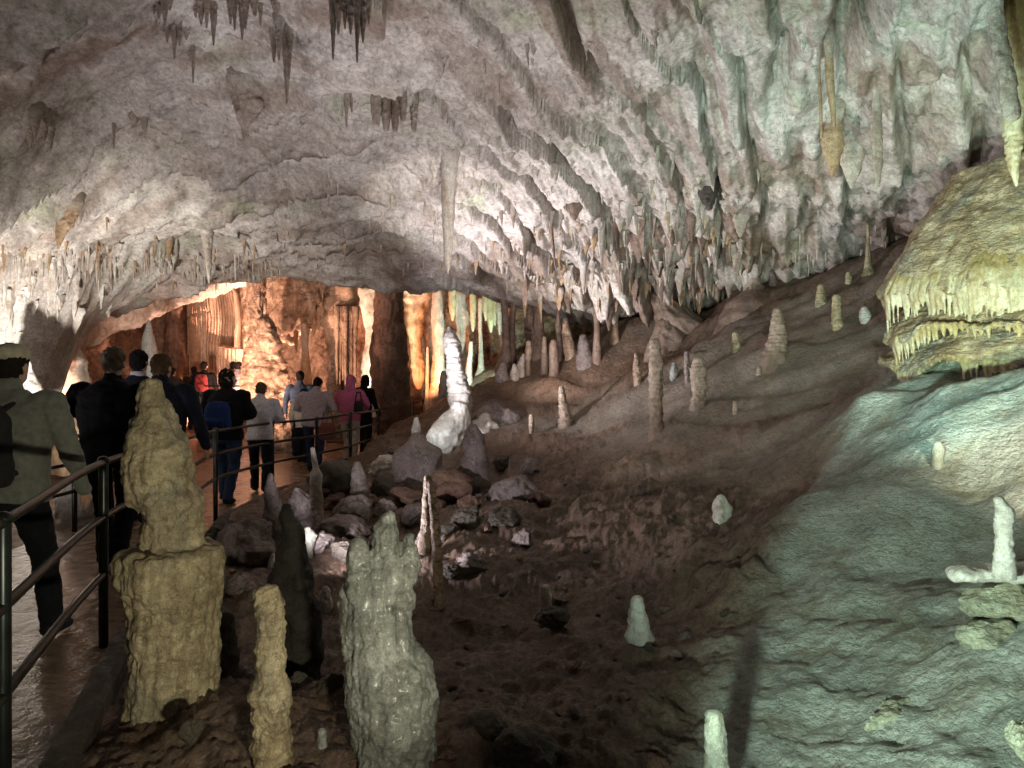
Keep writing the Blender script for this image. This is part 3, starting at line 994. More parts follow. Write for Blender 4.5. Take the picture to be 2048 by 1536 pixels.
slope('tallest rod-shaped stalagmite on the slope, same width from foot to tip',
      [(684, 1300, 1320), (720, 1298, 1325), (800, 1298, 1325), (850, 1300, 1326), (868, 1296, 1330)], rings=.10, res=70)
slope('fat grey-white stalagmite right of the rod-shaped one', [(722, 1386, 1409), (742, 1380, 1414), (790, 1385, 1411), (815, 1379, 1412)], rings=.10)
slope('horn-shaped stalagmite with a broad skirt high on the slope', [(622, 1546, 1562), (645, 1542, 1569), (680, 1537, 1574), (696, 1532, 1575), (712, 1524, 1574)], rings=.06)
slope('pale finger-like stalagmite on a small ridge near the flowstone cone', [(594, 1665, 1680), (640, 1664, 1684), (656, 1665, 1686)], 'cream_calcite')
slope('short cream stump at the top of the slope', [(573, 1635, 1648), (590, 1633, 1652), (607, 1632, 1656)], 'cream_calcite')
slope('needle-thin pointed stalagmite on a mound at the top of the slope', [(443, 1734, 1737), (480, 1733, 1740), (515, 1731, 1742), (535, 1729, 1744), (546, 1725, 1750)], 'cream_calcite')
slope('tiny cream stub below the needle-thin stalagmite', [(547, 1692, 1702), (567, 1691, 1704)], 'cream_calcite')
slope('spindle-shaped tan stalagmite left of the rod-shaped one', [(708, 1269, 1275), (735, 1266, 1284), (770, 1268, 1282)], 'tan_column')
slope('thin grey stick between the rod-shaped and the fat stalagmite', [(705, 1369, 1378), (735, 1368, 1381), (765, 1370, 1381)], 'purple_rock')
slope('low dark-tipped stub just right of the rod-shaped stalagmite', [(727, 1344, 1353), (745, 1340, 1358), (760, 1340, 1352)], 'grey_calcite')
slope('two-pronged white stalagmite on the left edge of the slope', [(775, 1117, 1128), (800, 1117, 1133), (830, 1118, 1143), (850, 1114, 1150)])
slope('little white peg below the two-pronged stalagmite', [(832, 1058, 1068), (850, 1057, 1069), (868, 1059, 1067)])
slope('tiny yellowish stub in the middle of the slope', [(668, 1465, 1476), (690, 1464, 1481), (702, 1464, 1480)], 'cream_calcite')
slope('smallest pale nub below the horn-shaped stalagmite', [(736, 1514, 1522), (748, 1512, 1525)])
slope('faint small stub low in the middle of the slope', [(805, 1466, 1474), (828, 1465, 1476)])
slope('broken white knob beside the flowstone cone tiers', [(618, 1722, 1736), (632, 1718, 1742), (645, 1722, 1738)], 'pale_calcite')

# white pillar stalagmite with its bluish white apron
pil = stal('stalagmite', 'brightly lit white banded stalagmite rising from a pale apron in the middle of the cave', 'stalagmite',
           [(655, 895, 901), (667, 889, 911), (682, 886, 920), (698, 887, 924), (712, 892, 922), (747, 893, 931), (773, 894, 940), (799, 897, 945), (822, 900, 944), (850, 892, 946)], 12.2,
           'banded_calcite', lump=.06, rings=.07, lf=5, seg=48, res=110, foot=.3)
G = Geo()
outline_geo(G, [(818, 898, 938), (832, 884, 942), (850, 866, 945), (868, 850, 940), (885, 858, 930), (905, 868, 918)], 12.05, lump=.10, flute=.06, nfl=11, foot=.3, seg=40, res=60)
outline_geo(G, [(838, 955, 985), (848, 930, 1005), (862, 912, 1020), (880, 905, 1020), (905, 900, 1010)], 12.6, lump=.22, lf=5, flute=.05, nfl=9, foot=.4, seg=48, res=50)
ap = G.fused('apron', 'pale_calcite', .022, smooth_it=2, disp=lambda c: .02 * fbm(c[:, 0] * 7, c[:, 1] * 7, c[:, 2] * 4, 4, .6))
ap.parent = pil
ap.matrix_parent_inverse = pil.matrix_world.inverted()
ap.location = -Vector(pil.location)
ap.matrix_parent_inverse.identity()
ap['label'] = 'bluish white flowstone apron spreading below the banded shaft'

MID = 'stalagmites in the hollow between walkway and slope'
def mid(label, prof, Y, mat='purple_rock', **kw):
    k = dict(lump=.14, rings=.06, foot=.25, seg=26)
    k.update(kw)
    return stal('stalagmite', label, 'stalagmite', prof, Y, mat, MID, **k)


mid('bright lilac-white peaked stalagmite by the railing', [(950, 536, 546), (975, 530, 552), (1000, 529, 562), (1030, 527, 570), (1060, 530, 582), (1100, 520, 590)], 7.3)
mid('lumpy white stalagmite cluster right of the lilac peak', [(980, 585, 600), (995, 580, 622), (1020, 585, 628), (1050, 590, 630), (1080, 590, 640)], 7.5, 'purple_rock', lump=.35, lf=5)
mid('thin pink-tipped spire on a brown base by the railing', [(898, 621, 630), (920, 623, 634), (940, 626, 638), (945, 620, 644), (990, 619, 645), (1042, 618, 648)], 8.9, 'brown_stalactite', lump=.08)
mid('hooded purple-grey stalagmite in front of the railing', [(928, 708, 722), (950, 702, 732), (985, 701, 736), (1010, 704, 738), (1045, 695, 742)], 8.8)
mid('bulky purple rock mound carrying a white tooth', [(880, 815, 850), (900, 798, 880), (930, 792, 892), (965, 782, 905), (1000, 780, 925)], 10.2, lump=.2, lf=2.5)
mid('white tooth-shaped stalagmite on top of the purple rock mound', [(838, 828, 837), (855, 823, 841), (875, 825, 840), (890, 828, 840)], 10.3, 'pale_calcite')
mid('purple folded stalagmite head right of the rock mound', [(857, 935, 958), (875, 928, 972), (900, 928, 976), (925, 922, 980), (960, 918, 985), (1000, 922, 985)], 9.9, lump=.18, flute=.05)
mid('grey leaning stalagmite on the hill behind the white pillar', [(728, 998, 1010), (745, 992, 1016), (765, 988, 1022), (790, 980, 1026)], 14.5, 'purple_rock')
mid('small white tip on the crest of the grey hill', [(710, 1043, 1050), (725, 1036, 1052), (742, 1032, 1056)], 15, 'pale_stalactite')
mid('tiny white bump beside the tip on the grey hill', [(730, 1025, 1032), (740, 1022, 1036), (748, 1020, 1038)], 14.8, 'pale_stalactite')
mid('short white stump beside the hidden floodlight', [(1058, 609, 622), (1070, 607, 634), (1085, 607, 630), (1100, 612, 626)], 6.7, 'lit_stub', lf=4)
mid('bright sliver of white stone left of the black stalagmite', [(1110, 542, 550), (1125, 537, 549), (1140, 534, 544)], 6.3, 'pale_calcite')
mid('small dull stalagmite low between the yellow and grey ones', [(1462, 636, 652), (1490, 634, 654), (1536, 634, 652)], 3.05, 'grey_calcite', rings=.1)
mid('dark stump behind the bottle-shaped stalagmite', [(1235, 437, 466), (1270, 434, 472), (1320, 432, 478), (1352, 430, 480)], 4.0, 'dark_rock')
mid('small pink stub in the shadow beside the grey stalagmite', [(1177, 645, 658), (1190, 640, 662), (1204, 640, 664)], 5.6, 'pale_calcite', lump=.2)

# group of columns and stalagmites where roof and slope close at the back
BK = 'columns and stalagmites at the back of the slope'
def back(label, prof, Y, mat='umber_column', name='cave_column', cat='column', **kw):
    k = dict(lump=.10, rings=.08, foot=.3, seg=26)
    k.update(kw)
    return stal(name, label, cat, prof, Y, mat, BK, **k)


back('thick scaly brown column right of the green recess', [(540, 1050, 1066), (600, 1048, 1064), (640, 1048, 1075), (680, 1052, 1090), (740, 1050, 1092)], 15.6, rings=.16)
back('slim brown column beside the thick scaly one', [(570, 1068, 1084), (620, 1068, 1085), (680, 1066, 1090), (730, 1064, 1092)], 15.4, rings=.16)
back('dark leaning column at the edge of the green recess', [(590, 1000, 1012), (640, 1004, 1018), (690, 1005, 1022), (740, 990, 1024)], 15.8)
back('second dark column at the edge of the green recess', [(600, 1020, 1034), (650, 1018, 1030), (700, 1016, 1032), (735, 1012, 1034)], 16.2)
back('pointed pinkish stalagmite in front of the dark alcove', [(622, 1114, 1118), (650, 1111, 1122), (690, 1110, 1126), (735, 1106, 1130)], 14.8, name='stalagmite', cat='stalagmite')
back('pale blunt stalagmite left of the pointed pinkish one', [(685, 1052, 1062), (700, 1050, 1064), (722, 1050, 1062)], 14.4, 'tan_stalagmite', name='stalagmite', cat='stalagmite')
back('white edge-lit stub between the blunt and the pointed stalagmite', [(675, 1085, 1092), (695, 1083, 1094), (718, 1082, 1096)], 14.4, 'tan_stalagmite', name='stalagmite', cat='stalagmite')
back('knobbly stalagmite with a pink cap', [(683, 1101, 1112), (700, 1098, 1116), (735, 1098, 1118)], 14.2, name='stalagmite', cat='stalagmite')
back('broad-footed stalagmite under the thin long column', [(675, 1158, 1176), (695, 1155, 1182), (725, 1152, 1190), (745, 1145, 1195)], 14.3, 'purple_rock', name='stalagmite', cat='stalagmite')
back('cluster stalagmite with a shiny shoulder', [(640, 1126, 1136), (665, 1124, 1142), (695, 1126, 1150), (728, 1130, 1158)], 14.6, 'tan_column', name='stalagmite', cat='stalagmite')
back('long thin brown column reaching the floor right of the stalagmites', [(535, 1180, 1198), (600, 1185, 1201), (660, 1188, 1200), (720, 1184, 1204)], 14.2, lump=.06)
back('short column under the fluted roof right of the long thin one', [(600, 1222, 1240), (650, 1224, 1236), (690, 1218, 1242)], 14.6, 'tan_column')
back('column growing out of the top of the grey mound', [(500, 1496, 1512), (530, 1494, 1516), (565, 1492, 1522), (600, 1480, 1534)], 12.9, 'brown_stalactite')
back('thin grey column at the right foot of the grey mound', [(520, 1535, 1549), (560, 1537, 1552), (590, 1536, 1556)], 12.9, 'purple_rock')
for i, (lab, pr) in enumerate([
        ('brown rounded flowstone boss left of the grey mound', [(650, 1312, 1350), (680, 1300, 1372), (720, 1292, 1385), (770, 1292, 1384)]),
        ('smooth grey mound with wet sparkles at the head of the slope', [(580, 1488, 1530), (605, 1455, 1560), (640, 1432, 1570), (690, 1412, 1572), (740, 1395, 1560)]),
        ('ochre curtain-like boss under the roof edge', [(590, 1300, 1335), (640, 1310, 1400), (670, 1326, 1420), (710, 1330, 1420)])]):
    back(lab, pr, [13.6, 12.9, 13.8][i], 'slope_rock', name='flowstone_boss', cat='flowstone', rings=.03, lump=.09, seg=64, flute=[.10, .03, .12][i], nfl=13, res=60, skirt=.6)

# ------------------------------------------------------------------ rear chamber
RC = 'columns of the rear chamber'
def rear(name, label, cat, prof, Y, mat, **kw):
    k = dict(lump=.10, rings=.05, foot=.4, seg=36)
    k.update(kw)
    return stal(name, label, cat, prof, Y, mat, RC if cat == 'column' else None, **k)


def drapery(name, label, prof, Y, mat, nfl, flute, curve=.6, thick=.25, parent_cat='drapery'):
    """a thick hanging curtain: front sheet with pleats, real depth behind"""
    pr = np.array(sorted(prof), float)
    n, m = 60, max(120, nfl * 8)
    t = np.linspace(pr[0, 0], pr[-1, 0], n)
    xl, xr = np.interp(t, pr[:, 0], pr[:, 1]), np.interp(t, pr[:, 0], pr[:, 2])
    sc = Y / F
    q = np.linspace(0, 1, m)
    T, Q = np.meshgrid(t, q, indexing='ij')
    X = ((xl[:, None] + (xr - xl)[:, None] * q[None]) - 1024) * sc
    Z = EYE + (768 - T) * sc
    warp = Q + .025 * vnoise(Q * 5, Z * .6, 0 * Q)
    pl = np.abs(np.sin(np.pi * nfl * warp)) * (.6 + .4 * vnoise(Q * nfl * .7, Z * .7, 0 * Q + 3))
    Yv = Y - curve * np.sin(np.pi * Q) ** .7 - flute * pl + .10 * fbm(X * 1.5, Z * .8, 0 * Q, 3)
    # broken horizontal cracks
    ck = np.exp(-((T - np.interp(q, [0, 1], [640, 622])[None]) / 2.0) ** 2) * (vnoise(Q * 9, 0 * Q, 0 * Q + 1) > .1)
    Yv = Yv + .10 * ck
    front = np.stack([X, Yv, Z], -1)
    back_ = np.stack([X, np.full_like(X, Y + thick), Z], -1)
    rings = np.concatenate([front, back_[:, ::-1]], 1)
    G = Geo()
    G.grid_rings(rings[:, ::-1])
    org = (float(X[-1].mean()), Y, float(Z[-1, 0]))
    o = G.build(name, mat, origin=org)
    tag(o, label, parent_cat)
    return o


drapery('drapery', 'wide orange-lit pleated stone curtain on the rear wall', [(572, 395, 462), (585, 375, 470), (640, 370, 478), (700, 374, 474), (750, 372, 480), (800, 372, 482), (850, 370, 484)],
        20.9, 'curtain_stone', 24, .13)
drapery('drapery', 'small pleated curtain lobe at the foot of the wide orange one', [(690, 436, 446), (698, 432, 482), (740, 438, 478), (790, 440, 474)], 20.0, 'curtain_stone', 8, .10, .3)
rear('cave_column', 'dark narrow rib left of the wide orange curtain', 'column', [(585, 338, 372), (640, 332, 372), (700, 330, 378), (800, 325, 385)], 20.5, 'brown_column', flute=.1, nfl=7)
rear('stalagmite', 'small white cone-shaped stalagmite behind the heads of the walkers', 'stalagmite',
     [(643, 294, 301), (660, 290, 304), (680, 285, 308), (695, 284, 312), (720, 290, 316), (790, 288, 320)], 15.5, 'pale_calcite', rings=.08)
rear('cave_column', 'thin reddish rib right of the wide orange curtain', 'column', [(545, 480, 500), (620, 482, 506), (700, 486, 506), (780, 486, 506)], 20.3, 'tan_column', flute=.12, nfl=6)
rear('cave_column', 'massive cauliflower-textured column rising behind the white-jacketed walker', 'column',
     [(560, 495, 532), (620, 492, 528), (650, 500, 548), (690, 495, 560), (740, 488, 572), (780, 486, 582), (830, 490, 590), (880, 520, 592), (920, 525, 596)], 16.6, 'tan_column', rings=.03, lump=.11, lf=6.5, seg=80, res=140)
rear('cave_column', 'knobbly upper boss leaning on the cauliflower-textured column', 'column', [(645, 515, 545), (665, 512, 552), (690, 520, 560)], 16.3, 'tan_column', lump=.2, hang=True)
# hanging rock mass over the passage
stal_multi('hanging_rock', 'broad rough rock mass hanging over the lit passage', 'rock', [
    ([(520, 500, 660), (570, 520, 665), (620, 535, 668), (650, 545, 655), (668, 550, 600)], 19.2, dict(lump=.18, lf=4, depth=.7, hang=True, foot=.8)),
], 'tan_column', .05, noise_amp=.10, noise_f=2.2, seg=40)
rear('cave_column', 'slender orange-lit column in the passage under the hanging rock', 'column', [(640, 600, 622), (665, 602, 618), (700, 604, 616), (730, 602, 620), (770, 598, 624)], 19.0, 'orange_stalactite', flute=.15, nfl=6, foot=1.0)
for i, (x, yb, w) in enumerate([(628, 668, 9), (638, 660, 8), (645, 650, 7), (592, 706, 5), (616, 668, 6)]):
    rear('stalactite', ['stout orange-lit stalactite on the right lip of the hanging rock', 'second stout stalactite on the right lip of the hanging rock',
                        'short stalactite at the right end of the hanging rock lip', 'thin drop beside the slender orange column', 'small drop right of the slender orange column'][i], 'stalactite',
         [(yb - 42, x - w, x + w), (yb - 20, x - w * .7, x + w * .7), (yb, x - 2, x + 2)], 18.9, 'orange_stalactite', hang=True)
rear('cave_column', 'bulging brown column top with a mushroom shape beside the pale column', 'column', [(545, 660, 712), (580, 652, 716), (620, 650, 716), (650, 650, 712), (668, 648, 706), (690, 655, 700), (760, 656, 704), (850, 652, 708)], 18.6, 'tan_column', rings=.10, lump=.14, lf=4)
for i in range(7):
    x = 674 + i * 6.0 + 1.5 * math.sin(i * 3.3)
    o = rear('stalactite', 'long thin stone straw below the mushroom-shaped column, one of a close row', 'stalactite',
             [(646, x - 4.4, x + 4.4), (690, x - 3.6 + math.sin(i), x + 3.2 + math.sin(i)), (740, x - 3.0, x + 2.4), (772 + 14 * math.sin(i * 2.1), x - 1.8, x + 1.2)], 18.1 + .08 * math.sin(i * 1.7), 'tan_column', hang=True, seg=14, lump=.2, flush=True)
    o['group'] = 'row of straws on the mushroom-shaped column'
rear('cave_column', 'pale greenish column top between the mushroom column and the dark column', 'column', [(545, 706, 760), (570, 718, 752), (620, 722, 750), (668, 732, 748), (700, 728, 752), (740, 724, 764), (800, 722, 766), (870, 718, 770)], 20.2, 'pale_stalactite', flute=.10, nfl=10, lump=.14)
rear('cave_column', 'tall dark brown fluted column, the darkest of the rear chamber', 'column',
     [(540, 765, 800), (560, 754, 804), (600, 750, 806), (640, 752, 806), (648, 746, 808), (700, 744, 812), (760, 745, 818), (820, 745, 822), (880, 740, 828)], 17.2, 'brown_column', flute=.07, nfl=14, rings=.03, seg=64)
rear('hanging_column', 'glowing orange hanging column tapering to a glassy tip', 'hanging column',
     [(545, 800, 872), (570, 804, 866), (600, 808, 862), (640, 812, 848), (690, 820, 842), (730, 822, 850), (755, 826, 850), (775, 832, 842)], 20.6, 'orange_stalactite', lump=.16, hang=True)
rear('cave_column', 'dull brown rib right of the glowing hanging column', 'column', [(560, 846, 896), (620, 840, 890), (680, 850, 886), (740, 855, 890), (830, 848, 900)], 21.2, 'brown_column', flute=.1, nfl=8)
rear('stalagmite', 'pale green sliver of stalagmite in the gap beside the glowing column', 'stalagmite', [(695, 853, 857), (720, 852, 859), (762, 851, 858), (800, 850, 860)], 20.2, 'pale_stalactite')
rear('cave_column', 'brown column between the gap and the green recess', 'column', [(575, 866, 882), (640, 862, 888), (700, 866, 888), (760, 862, 892), (850, 855, 900)], 19.8, 'brown_stalactite')
rear('cave_column', 'greenish white fluted column inside the lit recess', 'column', [(590, 908, 930), (640, 912, 940), (670, 915, 942), (710, 925, 938), (760, 920, 942)], 21.0, 'pale_stalactite', flute=.14, nfl=8, lump=.15)
rear('cave_column', 'thin pale column standing in the middle of the lit recess', 'column', [(600, 956, 966), (655, 956, 964), (690, 958, 966), (730, 956, 968), (770, 945, 975)], 20.6, 'pale_stalactite')
for i, (x, yt, yb, w, lab) in enumerate([(946, 600, 662, 7, 'creamy blade stalactite in the lit recess, leftmost'), (972, 610, 640, 7, 'short oval stalactite in the lit recess'),
                                          (982, 625, 664, 8, 'bright paddle-shaped stalactite in the lit recess'), (990, 600, 650, 5, 'thin stalactite at the right side of the lit recess'),
                                          (905, 600, 640, 8, 'green rounded stalactite at the left lip of the lit recess'), (1000, 610, 668, 6, 'brown stalactite at the right lip of the lit recess')]):
    rear('stalactite', lab, 'stalactite', [(yt - 30, x - w, x + w), (yt + 10, x - w, x + w), (yb - 12, x - w * .7, x + w * .7), (yb, x - 2, x + 2)], 20.0 - .1 * i, 'cream_fringe' if i < 5 else 'brown_stalactite', hang=True)
rear('stalagmite', 'small pale green stalagmite left in the lit recess', 'stalagmite', [(685, 938, 946), (710, 936, 946), (732, 932, 944), (770, 930, 946)], 20.1, 'pale_stalactite')
rear('stalagmite', 'shadowed pale green stub behind the white banded stalagmite', 'stalagmite', [(745, 882, 892), (770, 878, 894), (800, 876, 896)], 18, 'pale_stalactite')
# left arch: long lit ledge and wall
G = Geo()
arch = [P(120, 700, 15.5), P(190, 655, 16.2), P(260, 618, 17.2), P(340, 592, 18.4), P(430, 566, 19.4), P(520, 552, 20)]
G.limb(arch, [.34, .36, .36, .34, .30, .28], 24)
ar = G.fused('rock_arch', 'pale_stalactite', .05, origin=tuple(arch[0]), smooth_it=3, disp=lambda c: .12 * fbm(c[:, 0] * 1.8, c[:, 1] * 1.8, c[:, 2] * 1.8, 4, .6))
tag(ar, 'long pink-lit rock lip sloping down to the left across the rear chamber', 'rock arch')
lamp('floodlight_arch', P(330, 790, 15.6), P(300, 620, 17.5), 120, (1.0, .62, .46), 120, .7)
rear('cave_column', 'narrow column at left with a glowing orange edge', 'column', [(690, 122, 150), (720, 118, 168), (760, 117, 175), (820, 112, 180), (900, 110, 190)], 12.8, 'orange_stalactite', flute=.1, nfl=6)
lamp('floodlight_left_column', P(98, 800, 12.2), P(125, 740, 12.8), 60, ORANGE, 120, .6, .03)
rear('stalagmite', 'white stalagmite glowing behind the capped man', 'stalagmite', [(715, 46, 58), (745, 44, 66), (775, 42, 80), (810, 40, 96)], 9.6, 'pale_calcite', lump=.15)
rear('flowstone_boss', 'white flowstone block beyond the left railing lit to glare', 'flowstone', [(985, 128, 200), (1010, 118, 205), (1060, 112, 206), (1110, 110, 206)], 8.3, 'pale_calcite', lump=.12, foot=.2)

# ------------------------------------------------------------------ flowstone cone at right
def flow_cone():
    cx, cy = P(2118, 768, 7.6).x, 7.6
    sc = 7.3 / F
    root = empty('flowstone_cone', (cx, cy, P(0, 770, 6.2).z - .2))
    tag(root, 'big golden flowstone cone in tiers with dripping fringes, at the right edge', 'flowstone')
    org = np.array(root.location)
    seg = 520
    q = np.linspace(0, 2 * np.pi, seg, endpoint=False)

    def tier(name, zs, rs, mat, drip, nd, seed, tilt=0.0, sq=.95, thick=1.0, fwd=0.0):
        cy = 7.6 - fwd
        # profile from top to rim; the rim hangs in drips of uneven length, then tucks in
        n = 110
        s = np.linspace(0, 1, n)
        zp = np.interp(s, np.linspace(0, 1, len(zs)), zs)
        rp = np.interp(s, np.linspace(0, 1, len(rs)), rs)
        k = np.ones(9) / 9
        rp = np.r_[rp[:4], np.convolve(rp, k, 'valid'), rp[-4:]]
        SS, Q = np.meshgrid(s, q, indexing='ij')
        R = np.repeat(rp[:, None], seg, 1)
        Z = np.repeat(zp[:, None], seg, 1)
        c, sn = np.cos(Q), np.sin(Q)
        R = R * (1 + .05 * vnoise(c * 2.2 + seed, sn * 2.2, SS * 2) + .025 * vnoise(c * 7 + seed, sn * 7, SS * 4))
        # lobes running down towards the rim, short scaly steps above
        R += .035 * sstep(.35, 1, SS) * np.abs(vnoise(Q * 9 + seed, SS * 1.5, 0 * Q))
        stp = fbm(c * 7, sn * 7, Z * 11 + seed, 3)
        R += (.022 * stp + .014 * np.abs(fbm(c * 18, sn * 18, Z * 26 + seed, 2))) * (1 - .5 * sstep(.75, .95, SS))
        rim = sstep(.60, 1.0, SS)
        Z = Z + rim * (.11 * vnoise(c * 3.1 + seed * 2, sn * 3.1, 0 * Q) + .05 * vnoise(c * 9 + seed, sn * 9, 0 * Q)) + rim * tilt * np.clip(-sn, 0, 1)
        U = [np.stack([cx + np.cos(q) * R[-1] * u, cy + np.sin(q) * R[-1] * sq * u, Z[-1] + dz], 1) for u, dz in ((.985, -.02), (.95, -.01), (.88, .05), (.70, .09))]
        V = np.concatenate([np.stack([cx + c * R, cy + sn * R * sq, Z], -1), np.array(U)])
        G = Geo()
        G.grid_rings(V[:, ::-1] - org)
        t = G.build(name, mat, root)
        D = Geo()
        rg = np.random.default_rng(seed)
        # ribs on the face that run down into hanging drips, on the camera-facing half
        ra, rb = int(n * .74), int(n * .88)
        a = -math.pi - .1
        while a < .25:
            a += 2 * math.pi / nd * rg.uniform(.4, 1.7)
            j_ = int((a % (2 * math.pi)) / (2 * math.pi) * seg) % seg
            ux, uy = math.cos(a), math.sin(a)

            def at_(i_, k_):
                return np.array([cx + ux * R[i_, j_] * k_, cy + uy * R[i_, j_] * sq * k_, Z[i_, j_]]) - org
            ln = drip * max(.12, .75 + .7 * float(vnoise(a * 3.1 + seed, 0, 0)) + rg.normal(0, .2))
            w = rg.uniform(.010, .026) * thick
            e = at_(-1, .985)
            D.limb([at_(ra, .975), at_(rb, .992), e + np.array([0, 0, .01]), e + np.array([-ux * .012, -uy * .012, -ln * .5]), e + np.array([-ux * .02, -uy * .02, -ln])],
                   [w * .7, w * 1.25, w * 1.45, w * .9, w * rg.uniform(.25, .7)], 9)
        D.fused('drip_fringe', 'cream_fringe', .0095, t, smooth_it=2, disp=lambda k_: .006 * fbm(k_[:, 0] * 24, k_[:, 1] * 24, k_[:, 2] * 9, 3))
        return t
    zt = [P(0, y, 7.4).z for y in (322, 328, 400, 460, 530, 575)]
    tier('upper_dome', zt, [.55, 1.0, 1.17, 1.36, 1.57, 1.68], 'golden_flowstone', .20, 330, 3, -.12)
    zt = [P(0, y, 6.6).z for y in (560, 600, 630, 655, 672)]
    tier('middle_tier', zt, [1.36, 1.50, 1.60, 1.66, 1.68], 'golden_flowstone', .13, 300, 5, .04, fwd=.16)
    zt = [P(0, y, 6.3).z for y in (640, 668, 690, 712, 730)]
    tier('lower_tier', zt, [1.40, 1.54, 1.63, 1.69, 1.71], 'golden_flowstone', .20, 280, 9, fwd=.2)
    zt = [P(0, y, 6.2).z for y in (690, 740, 800, 900)]
    G = Geo()
    G.loft([(zz - org[2], 0, -.2, rr, rr * .95) for zz, rr in zip(zt[::-1], [2.0, 1.78, 1.60, 1.42])], 80)
    G.fused('foot', 'flow_sheet', .03, root, smooth_it=3, disp=lambda c: .05 * fbm(c[:, 0] * 2.2, c[:, 1] * 2.2, c[:, 2] * 2.2, 4))
    return root


flow_cone()

# ------------------------------------------------------------------ stalactites
def ctal(label, prof, mat='brown_stalactite', Y=None, group=None, name='stalactite', cat='stalactite', **kw):
    pr = sorted(prof)
    mid_ = (pr[0][1] + pr[0][2]) / 2
    if Y is None:
        Y = ceil_Y(mid_, pr[0][0]) - .02
    k = dict(lump=.10, rings=.05, hang=True, foot=.30, seg=28, flush=True, res=40)
    k.update(kw)
    return stal(name, label, cat, pr, Y, mat, group, **k)


ctal('long pale tusk-like stalactite hanging alone in the middle of the roof', [(322, 884, 916), (345, 882, 914), (400, 883, 910), (450, 885, 908), (500, 888, 905), (530, 890, 902), (548, 895, 897)],
     'pale_stalactite', flute=.05, nfl=9, lump=.04, seg=36, foot=.3)
YT = ceil_Y(900, 322)
lamp('floodlight_tusk', (1.0, 5.2, 0.6), P(896, 450, YT), 620, (1.0, .97, .90), 17, 0.5)
ctal('grey carrot-shaped stalactite with a dark socket above the walkway', [(462, 402, 426), (490, 406, 424), (530, 411, 423), (552, 414, 422), (566, 417, 420)], 'pale_stalactite', flute=.06)
ctal('short orange straw right of the grey carrot-shaped stalactite', [(490, 333, 345), (505, 334, 342), (522, 337, 340)], 'orange_stalactite')
ctal('thin straw hanging over the rear chamber', [(515, 468, 474), (545, 469, 473), (560, 470, 472)], 'pale_stalactite')
ctal('flat rusty orange stalactite with two tips on the left roof', [(425, 120, 160), (445, 115, 150), (465, 112, 134), (485, 112, 124), (497, 114, 118)], 'orange_stalactite', depth=.5)
ctal('dark hanging spike cluster under a black hollow in the roof', [(190, 462, 535), (210, 468, 528), (235, 474, 510), (255, 482, 496), (282, 486, 489)], 'brown_stalactite', flute=.2, nfl=7, depth=.7)
for pr, lab in [([(60, 540, 590), (120, 542, 592), (180, 548, 586), (208, 572, 578)], 'broad fluted grey-brown stalactite in the upper left'),
                ([(0, 455, 510), (30, 470, 505), (60, 478, 492), (80, 480, 484)], 'long orange-streaked stalactite at the top edge, left'),
                ([(0, 505, 526), (30, 510, 522), (50, 513, 518)], 'small brown stalactite at the top edge beside the orange-streaked one'),
                ([(0, 545, 562), (20, 548, 560), (36, 552, 556)], 'stubby brown stalactite at the top edge over the fluted one'),
                ([(0, 385, 432), (40, 395, 428), (75, 415, 424), (90, 419, 422)], 'dark ragged stalactite at the top edge, left of the orange-streaked one'),
                ([(0, 300, 345), (25, 308, 340), (50, 318, 332)], 'wide dark stalactite at the top edge, farthest left'),
                ([(50, 330, 375), (90, 338, 368), (118, 345, 356)], 'fluted grey bulge below the top edge'),
                ([(105, 378, 392), (140, 398, 412), (165, 404, 410)], 'thin brown stalactite with a sideways kink'),
                ([(0, 660, 706), (60, 668, 704), (95, 680, 700), (120, 664, 672)], 'purple-brown fluted stalactite by the top edge, centre left'),
                ([(0, 695, 745), (50, 698, 735), (90, 700, 722), (125, 710, 716)], 'rust brown fluted stalactite by the top edge, centre'),
                ([(205, 682, 694), (235, 686, 694), (254, 690, 692)], 'curved orange spike on the roof, left of the fluted column'),
                ([(190, 698, 706), (210, 700, 705), (224, 702, 703)], 'tiny spike right of the curved orange spike'),
                ([(240, 262, 296), (255, 280, 318), (270, 300, 322)], 'two-lobed brown drapery on the left roof'),
                ([(255, 30, 80), (280, 38, 72), (296, 52, 66)], 'wide brown stalactite at the left edge under a dark ledge'),
                ([(250, 84, 106), (275, 88, 100), (296, 93, 97)], 'pointed brown stalactite beside the wide one at the left edge'),
                ([(262, 222, 232), (280, 223, 230), (296, 225, 228)], 'small orange tooth on the left roof')]:
    rg = np.random.default_rng(int(pr[0][1]) + 5)
    y0, xl0, xr0 = pr[0]
    y1 = pr[-1][0]
    tipx = (pr[-1][1] + pr[-1][2]) / 2
    G = Geo()
    Yc = ceil_Y((xl0 + xr0) / 2, y0) - .02
    npc = max(2, int((xr0 - xl0) / 11))
    org = None
    for q in range(npc):
        f = (q + .5) / npc
        x = xl0 + (xr0 - xl0) * f + rg.normal(0, 1.5)
        near_tip = 1 - min(1, abs(x - tipx) / (xr0 - xl0))
        yb = y0 + (y1 - y0) * max(.25, near_tip * rg.uniform(.6, 1.05))
        if q == int(npc * min(.99, max(0, (tipx - xl0) / (xr0 - xl0)))):
            yb = y1
        w = (xr0 - xl0) / npc * rg.uniform(.5, .85)
        oo = outline_geo(G, [(y0 - 4, x - w * 1.1, x + w * 1.1), (y0 + (yb - y0) * .5, x - w * .62, x + w * .62), (yb, x - 1.5, x + 1.5)],
                         Yc + rg.uniform(-.10, .10), lump=.12, flute=.12, nfl=6, hang=True, foot=.22, seg=18, flush=True, res=26)
        org = org or oo
    o = G.build('stalactite', 'brown_stalactite', origin=tuple(org))
    tag(o, lab, 'stalactite', None, 'thing')

